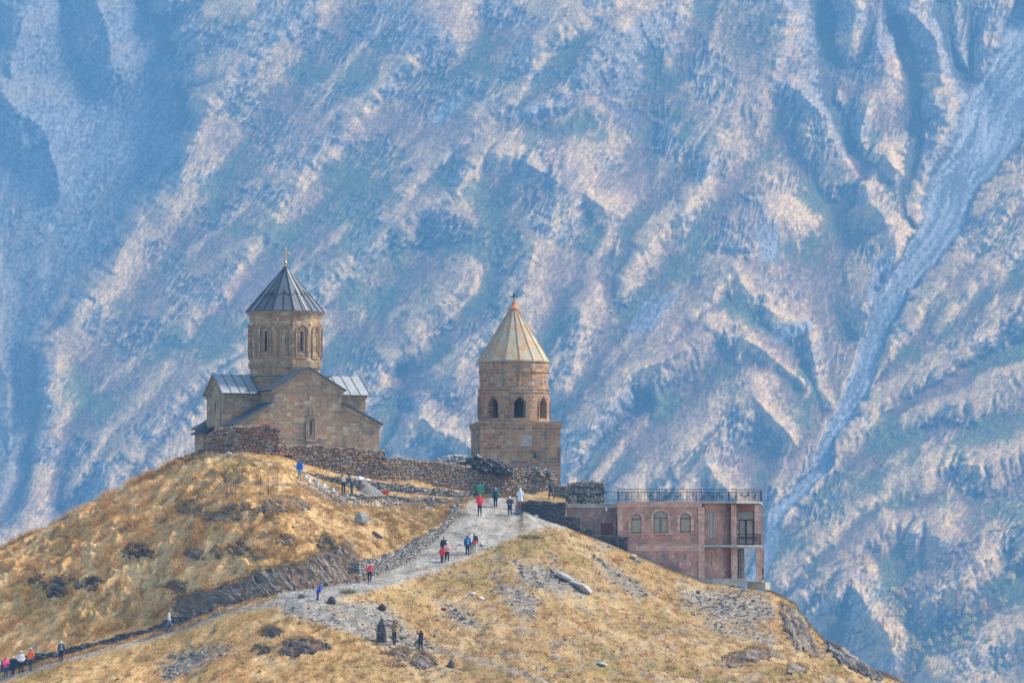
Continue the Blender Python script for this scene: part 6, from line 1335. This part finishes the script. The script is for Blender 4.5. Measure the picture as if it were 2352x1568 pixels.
tuft(801, 1362, "green grass tuft on the lower edge of the gravel path", 1); tuft(1222, 1236, "green weed tuft where the path meets the slope", 2, .8, .9, (.14, .17, .06)); tuft(880, 1500, "brown dock plants near the foreground cairn", 3, .5, .8, (.14, .09, .06))
tuft(905, 1530, "dark brown plant clump at the bottom of the slope", 4, .7, .8, (.10, .07, .05)); tuft(164, 1232, "dark brown weed clump high on the left hill", 5, .5, 1.1, (.14, .09, .05)); tuft(395, 1348, "brown weed clump above the low path wall", 6, .6, 1.2, (.13, .08, .05))
# ================================================================== PEOPLE
def skin_obj(name, mb, mat, parent, vox, smooth=True):
    o = mb.build(name, mat, None, smooth); o.parent = parent
    r = o.modifiers.new("one surface", 'REMESH'); r.mode = 'VOXEL'; r.voxel_size = vox; r.use_smooth_shade = True; return o
def cap(mb, p, r0, q, r1, n=8):
    mb.tube([p, q], [r0, r1], n); mb.ball(p, r0 * .99, 5); mb.ball(q, r1 * .99, 5)
ARMS = {'down': ((.06, .00, -.28), (.08, .05, -.52)), 'swing': ((.07, -.06, -.27), (.05, .10, -.50)), 'pocket': ((.12, -.05, -.26), (.02, .13, -.42)), 'back': ((.10, -.12, -.25), (-.10, -.19, -.38)),
        'camera': ((.05, .14, -.20), (-.10, .28, .02)), 'raise': ((.02, .24, -.06), (-.06, .42, .14)), 'fold': ((.10, .02, -.26), (-.10, .20, -.22)), 'fwd': ((.03, .15, -.22), (.0, .34, -.38)), 'knee': ((.05, .12, -.24), (.0, .22, -.46))}
SKIN = plain("skin", (.46, .25, .17), .6, .05)
def cloth(c): return plain("cloth", c, .85, .12, 14)
def person(px, py, label, H=1.72, face=180, top=(.1, .1, .1), legs=(.03, .03, .04), arms=('down', 'down'), step=0.0, lean=0, hair=(.05, .035, .03), hat=None, hatcol=None, hood=False, pack=None, shoe=(.03, .03, .03), coat=0.0, at=None, extra=None, sit=0.0, skirt=None):
    """face: 0 looks at the camera, 180 away, 90 to the right"""
    p = Vector(at) if at is not None else gp(px, py); root = thing("person", label, "person", p, None, R(face)); k = H / 1.72; rnd = random.Random(int(px))
    hipz, shz, hdz = .90 - sit, 1.42 - sit, 1.60 - sit
    LT = Matrix.Translation((0, 0, hipz)) @ Matrix.Rotation(R(lean), 4, 'X') @ Matrix.Translation((0, 0, -hipz)); V = Vector
    up = lambda x, y, z: (LT @ V((x, -y, z))) * k; lo = lambda x, y, z: V((x, -y, z)) * k        # y forward is -Y
    body, jac, tro = MB(), MB(), MB(); f = .05
    for s in (-1, 1):
        st = s * step; hip = lo(s * .09, 0, hipz); kn = lo(s * .10, st * .45 + .04 + sit * .5, .48 - sit * .4); an = lo(s * .10, st - (.06 if st < 0 else 0), .09 + (.05 if st < -.1 else 0))
        cap(body, hip, .075, kn, .05); cap(body, kn, .048, an, .035); cap(tro, hip, .105, kn, .072); cap(tro, kn, .072, an, .052)
        sh = MB(); cap(sh, an + V((0, .03, -.05)) * k, .042 * k, an + V((0, -.14, -.055)) * k, .036 * k); skin_obj("shoe", sh, cloth(shoe), root, .012)
        A = ARMS[arms[0 if s < 0 else 1]]; s0 = V((s * .19, 0, shz)); e0 = s0 + V((s * A[0][0], A[0][1], A[0][2])); w0 = s0 + V((s * A[1][0], A[1][1], A[1][2])); S_, E_, W_ = up(*s0), up(*e0), up(*w0)
        cap(body, S_, .045, E_, .036); cap(body, E_, .036, W_, .026); cap(jac, S_, .068, E_, .056); cap(jac, E_, .056, W_.lerp(E_, .06), .045)
        d = (W_ - E_).normalized(); sd = d.cross(V((0, 1, .2))).normalized() * k; nn = d.cross(sd).normalized() * k; hp = W_ + d * .06 * k; body.ball(hp, .036 * k, 5, (.9, .7, 1.1))
        for j, (o_, l_) in enumerate(((-.027, .060), (-.009, .072), (.009, .068), (.026, .052))): b = hp + sd * o_ + d * .03 * k; m_ = b + d * l_ * .6 * k + nn * .008; body.tube([b, m_, m_ + d * l_ * .35 * k + nn * .02], [.010 * k, .0095 * k, .008 * k], 6)
        b = hp + sd * .03 * -s; body.tube([b, b + sd * .022 * -s + d * .03 * k, b + sd * .028 * -s + d * .055 * k], [.012 * k, .011 * k, .009 * k], 6)
    for x in (-1, 1): cap(tro, lo(x * .06, 0, hipz + .02), .115, lo(x * .08, 0, hipz - .05), .105); cap(body, up(x * .05, 0, hipz + .05), .10, up(x * .09, 0, shz - .1), .10)
    jl = .06 + coat
    for x in (-1, 0, 1): cap(jac, up(x * .07, 0, hipz - jl + .10), .125 + coat * .12, up(x * .085, 0, shz - .28), .118); cap(jac, up(x * .085, 0, shz - .28), .118, up(x * .10, 0, shz - .06), .098)
    cap(jac, up(-.15, 0, shz - .01), .072, up(.15, 0, shz - .01), .072); cap(jac, up(0, 0, shz), .08, up(0, .01, shz + .07), .062)
    cap(body, up(0, 0, shz), .055, up(0, .02, hdz - .05), .048)
    hc = up(0, .035, hdz + .01); body.ball(hc, .098 * k, 9, (.80, .98, 1.16)); body.ball(up(0, .05, hdz - .06), .062 * k, 6, (.85, 1, .8)); body.ball(up(0, .135, hdz - .01), .016 * k, 4, (.8, 1, 1.4)); cap(body, up(-.02, .118, hdz - .045), .010, up(.02, .118, hdz - .045), .010)
    for s in (-1, 1): body.ball(up(s * .081, .03, hdz), .02 * k, 4, (.5, .9, 1.4))
    skin_obj("body", body, SKIN, root, .0125 * k); skin_obj("jacket", jac, cloth(top), root, .02 * k)
    if skirt is None: skin_obj("trousers", tro, cloth(legs), root, .02 * k)
    if abs((face + 180) % 360 - 180) < 100:
        for s in (-1, 1): e = MB(); e.ball(up(s * .032, .122, hdz + .02), .011 * k, 4); o = e.build("eye", plain("eye", (.03, .02, .02), .3)); o.parent = root
    hm = MB()
    if hood: hm.ball(up(0, .01, hdz + .02), .125 * k, 7, (.9, .95, 1.15)); hm.ball(up(0, -.03, hdz - .12), .10 * k, 6, (1.1, .9, .9)); skin_obj("hood", hm, cloth(hatcol or top), root, .014 * k)
    else:
        hm.ball(up(0, .005, hdz + .035), .108 * k, 7, (.86, 1.0, 1.05)); hm.ball(up(0, -.045, hdz - .02), .080 * k, 6, (.95, .75, 1.25)); o = skin_obj("hair", hm, cloth(hair), root, .014 * k)
        if hat:
            hm = MB(); hm.ball(up(0, .02, hdz + .075), .108 * k, 7, (.92, 1.05, .80)); hm.tube([up(0, .025, hdz + .045), up(0, .025, hdz + .075)], .105 * k, 14)
            if hat == 'cap': cap(hm, up(-.04, .12, hdz + .06), .02, up(.04, .12, hdz + .06), .02); cap(hm, up(-.04, .17, hdz + .05), .012, up(.04, .17, hdz + .05), .012)
            if hat == 'brim': hm.tube([up(0, .02, hdz + .05), up(0, .02, hdz + .07)], [.16 * k, .15 * k], 16)
            if hat == 'pom': hm.ball(up(0, .01, hdz + .18), .055 * k, 6)
            skin_obj("hat", hm, cloth(hatcol), root, .013 * k)
    if pack:
        b = MB(); cap(b, up(-.07, -.20, shz - .10), .085, up(.07, -.20, shz - .10), .085); cap(b, up(-.08, -.21, shz - .40), .095, up(.08, -.21, shz - .40), .095); cap(b, up(0, -.2, shz - .1), .1, up(0, -.2, shz - .4), .11); skin_obj("backpack", b, cloth(pack), root, .018 * k)
        for s in (-1, 1): b = MB(); b.tube([up(s * .10, -.11, shz + .03), up(s * .10, .02, shz + .075), up(s * .10, .125, shz - .04), up(s * .12, .125, shz - .25)], .018 * k, 5); o = b.build("strap", cloth((.05, .05, .06))); o.parent = root
    if extra: extra(root, up, lo, k)
    return root
BLK = (.022, .022, .026); NAVY = (.03, .04, .075); JEAN = (.10, .17, .27)
def strapx(root, up, lo, k): b = MB(); b.tube([up(-.13, -.10, 1.47), up(-.05, -.135, 1.25), up(.14, -.135, 1.02)], .014, 5); o = b.build("bag_strap", cloth(BLK)); o.parent = root
def waist(col):
    def f(root, up, lo, k): b = MB(); cap(b, up(-.11, -.02, .98), .135, up(.11, -.02, .98), .135); cap(b, up(-.08, -.1, .92), .07, up(.08, -.1, .92), .07); skin_obj("waist_scarf", b, cloth(col), root, .02)
    return f
def yoke(root, up, lo, k): b = MB(); cap(b, up(-.14, -.01, 1.42), .080, up(.14, -.01, 1.42), .080); cap(b, up(.10, -.02, 1.36), .09, up(.12, -.02, 1.20), .08); skin_obj("jacket_yoke", b, cloth((.66, .62, .55)), root, .02); strapx(root, up, lo, k)
def phone(root, up, lo, k): b = MB(); c = up(0, .50, 1.56); b.box(c.x - .04, c.x + .04, c.y - .01, c.y + .01, c.z, c.z + .14); o = b.build("phone", cloth(BLK)); o.parent = root
def camra(root, up, lo, k): b = MB(); c = up(0, .30, 1.50); b.box(c.x - .07, c.x + .07, c.y - .03, c.y + .04, c.z, c.z + .09); b.tube([c + Vector((0, -.03, .045)), c + Vector((0, -.10, .045))], .032, 8); o = b.build("camera_body", cloth(BLK)); o.parent = root

person(689, 1102, "man in a bright blue jacket and pale jeans standing below the long wall", 1.70, 160, (.02, .13, .50), (.22, .31, .38), hair=(.12, .08, .06))
person(790, 1132, "stooping worker in a khaki jacket and black trousers before the terrace wall", 1.68, 200, (.25, .23, .16), BLK, ('fwd', 'fwd'), lean=30, hair=(.05, .04, .03))
person(809, 1133, "worker in a dark grey hooded top bending beside the gravel heap", 1.75, 250, (.09, .10, .12), (.03, .045, .06), ('fwd', 'fwd'), lean=22, hair=(.03, .02, .02))
person(1102, 1185, "walker in a bright red hooded jacket and navy trousers near the green bin", 1.78, 10, (.72, .02, .03), (.03, .035, .05), ('fold', 'fold'), .06, hood=True)
person(1138, 1166, "walker in a teal jacket with a black backpack at the top of the path", 1.72, 175, (.01, .17, .18), (.025, .03, .05), ('swing', 'down'), .22, hair=(.35, .28, .24), pack=BLK)
person(1171, 1185, "white haired walker in a dark jacket with hands clasped behind the back", 1.68, 185, (.03, .04, .065), (.02, .022, .03), ('back', 'back'), .16, lean=6, hair=(.62, .60, .56))
person(1195, 1168, "walker in a long white hooded coat and red trousers beside the black retaining wall", 1.72, 175, (.70, .73, .74), (.62, .09, .05), ('fold', 'fold'), .20, hood=True, coat=.22, shoe=(.05, .07, .05))
person(1266, 1146, "person in dark blue leaning against the wall end below the bell tower", 1.70, 235, (.025, .035, .06), (.02, .025, .04), ('pocket', 'pocket'), .18, lean=8)
person(1020, 1282, "dark haired person in a black jacket behind the one in pink on the path", 1.75, 10, BLK, BLK, ('down', 'down'), .05)
person(1027.5, 1290, "person in a pale pink jacket and white cap walking down the path", 1.62, 5, (.62, .36, .32), BLK, ('fold', 'fold'), .18, hat='cap', hatcol=(.72, .74, .74), shoe=(.7, .7, .7))
person(1016, 1291, "child in a red jacket standing beside the adult in pale pink", 1.22, 170, (.72, .02, .04), (.06, .07, .08), ('pocket', 'pocket'), .03, coat=.05)
person(1079, 1271, "walker in a white top half hidden behind the blue backpack", 1.74, 180, (.55, .60, .60), (.10, .11, .12), ('down', 'down'), .10, hair=(.35, .2, .1))
person(1074, 1275, "walker in dark clothes with a bright blue backpack and black hat on the path", 1.60, 180, (.02, .04, .10), (.025, .035, .05), ('down', 'down'), .08, hat='beanie', hatcol=BLK, pack=(.03, .22, .50))
person(1090, 1272, "walker in a dark pullover, red waist layer and khaki trousers on the path", 1.74, 180, (.035, .04, .05), (.38, .33, .27), ('down', 'swing'), .20, hair=(.38, .22, .16), extra=waist((.60, .05, .03)))
person(850, 1338, "walker in a coral and cream jacket with cross body strap by the roadside wall", 1.72, 175, (.68, .12, .08), BLK, ('down', 'down'), .20, shoe=(.45, .22, .08), extra=yoke)
person(731, 1379, "child in a blue hooded suit stooping on the gravel by the slate heap", 1.32, 100, (.01, .07, .48), (.03, .03, .08), ('knee', 'knee'), .05, lean=28, hood=True, hatcol=(.03, .20, .60), shoe=(.05, .2, .6))
person(391, 1450, "lone walker in a pale grey shirt and jeans on the lower path", 1.74, 80, (.36, .40, .40), JEAN, ('down', 'swing'), .30, hair=(.16, .07, .05))
person(145, 1519, "white haired walker in a navy jacket with grey backpack on the lower path", 1.62, 180, NAVY, BLK, ('down', 'down'), .10, hair=(.70, .68, .60), pack=(.16, .20, .22))
person(75, 1539, "walker in a bright orange jacket on the lower path at far left", 1.74, 165, (.85, .16, .03), (.02, .06, .10), ('pocket', 'down'), .05, hair=(.12, .08, .06), hat='beanie', hatcol=(.45, .45, .47))
person(53, 1545, "walker in a white jacket and white sun hat on the lower path", 1.74, 20, (.60, .62, .62), BLK, ('pocket', 'pocket'), .04, hat='brim', hatcol=(.55, .58, .58), shoe=BLK)
person(35, 1550, "fair haired person in a long navy coat between white and pink jackets", 1.52, 170, (.015, .03, .07), (.02, .03, .05), ('fold', 'fold'), .03, hair=(.62, .50, .34), coat=.18)
person(18, 1555, "person in a bright pink jacket with red hood at far left", 1.60, 20, (.80, .08, .24), (.03, .09, .18), ('fold', 'fold'), .04, hood=True, hatcol=(.55, .03, .04))
person(1.5, 1558, "person in a beige jacket cut by the left edge of the picture", 1.62, 60, (.40, .37, .27), (.03, .12, .16), ('down', 'fold'), .04, hair=(.10, .12, .11), hat='beanie', hatcol=(.12, .16, .16))
person(906.6, 1480, "man in a red hat and khaki camouflage jacket photographing by the tall cairn", 1.80, 150, (.22, .16, .06), BLK, ('camera', 'camera'), .04, hair=(.1, .05, .04), hat='pom', hatcol=(.42, .02, .06), extra=camra)
person(967, 1494, "woman in a black coat and orange bobble hat holding up a phone", 1.60, 215, (.012, .012, .018), BLK, ('raise', 'raise'), .08, lean=-6, hair=(.05, .03, .03), hat='pom', hatcol=(.95, .34, .03), coat=.24, extra=phone, shoe=(.05, .07, .09))
person(0, 0, "person behind the open lower storey's corner pillar reaching down with one arm", 1.66, 300, BLK, BLK, ('knee', 'fwd'), .05, lean=36, at=(hx(1751, 364.6), 364.6, hz_(1332)), hat='brim', hatcol=BLK)

# ================================================================== AUTUMN TREES across the valley
def tree_proto(kind, seed):
    rnd = random.Random(seed); h = 1.0; tr = MB(); tr.tube([(0, 0, -.1), (.02, 0, .3), (0, .01, .75)], [.035, .025, .01], 5)
    for k in range(5): a = rnd.uniform(0, 6.28); tr.tube([(0, 0, .25 + .09 * k), (math.cos(a) * .2, math.sin(a) * .2, .45 + .09 * k)], [.012, .004], 4)
    cr = MB(); base = [(.95, .62, .16), (.95, .52, .15), (.95, .72, .26)][kind]
    for k in range(300):
        z = rnd.random(); pr = (math.sin(min(1, z * 1.25 + .12) * math.pi) ** .7 * .34) if kind != 1 else (1 - z) * .30 + .03
        a = rnd.uniform(0, 6.28); r = pr * math.sqrt(rnd.random()) * (1 + .35 * math.sin(a * 3 + seed + z * 5)); c = Vector((math.cos(a) * r, math.sin(a) * r, .2 + z * .8)); g = rnd.uniform(.55, 1.45)
        u = Vector((rnd.gauss(0, 1), rnd.gauss(0, 1), rnd.gauss(0, 1))).normalized() * .06; v = Vector((rnd.gauss(0, 1), rnd.gauss(0, 1), rnd.gauss(0, 1))).normalized() * .06; cr.face([c - u, c + v, c + u, c - v], tuple(min(.9, x * g) for x in base))
    return tr, cr
PRO = []
for k in range(3):
    tr, cr = tree_proto(k, k + 1); a = tr.build("trunk", plain("bark", (.25, .2, .16), .9)); b = cr.build("crown", bpy.data.materials["dry_grass"]); PRO.append((a.data, b.data)); bpy.data.objects.remove(a); bpy.data.objects.remove(b)
TP = [(388,528),(410,640),(325,565),(265,795),(320,810),(350,905),(430,1005),(465,1000),(885,635),(995,688),(1240,535),(1385,670),(1440,768),(1615,585),(1730,550),(1710,803),(1550,800),(1680,912),(1395,920),(1360,960),(910,985),(940,1000),(975,1015),(1275,1005),(1320,1020),(1335,1045),(1160,1055),(1245,1040),(1505,1100),(1385,1130),(980,1120),(935,1135),(910,1140),(1175,1140),(850,1205),(935,1195),(1110,1080),(1405,1180),(1440,1175),(1425,1240),(1305,1255),(1410,1275),(1540,1290),(1080,1265),(1145,1320),(1215,1300),(1355,1335),(1310,1350),(1325,1315),(925,1330),(960,1340),(1040,1355),(1070,1360),(1380,1395),(1690,1420),(1735,1420),(1135,1435),(1145,1475),(1045,1510),(1275,1500),(1440,1440),(1470,1440),(1600,1450),(1550,1450),(1165,1550),(1700,1100),(740,835),(725,800),(835,690),(600,770),(1035,1470)]
rnd = random.Random(12); TL = [(1727 + a / 2.812, 1010.7 + b / 2.812, rnd.uniform(11, 19)) for a, b in TP]
for _ in range(150):
    a, b = rnd.gauss(1150, 330), rnd.gauss(1250, 190)
    if 250 < a < 1757 and 500 < b < 1560: TL.append((1727 + a / 2.812, 1010.7 + b / 2.812, rnd.uniform(6, 12)))
for i, (px, py, h) in enumerate(TL):
    p = mp(px, py); kd = i % 3; hh = 1.35 * h * p.y / FOC; t = bpy.data.objects.new("autumn_tree", None); COL.objects.link(t); t.location = p; t.scale = (hh, hh, hh); t.rotation_euler = (0, 0, rnd.uniform(0, 6.28))
    tag(t, ["tiny round golden tree on the hazy slope across the valley", "tiny pointed orange tree on the hazy slope across the valley", "tiny pale yellow tree on the hazy slope across the valley"][kd], "tree", ["round golden trees on the far slope", "pointed orange trees on the far slope", "pale yellow trees on the far slope"][kd])
    for nm, me in (("trunk", PRO[kd][0]), ("crown", PRO[kd][1])): o = bpy.data.objects.new(nm, me); COL.objects.link(o); o.parent = t
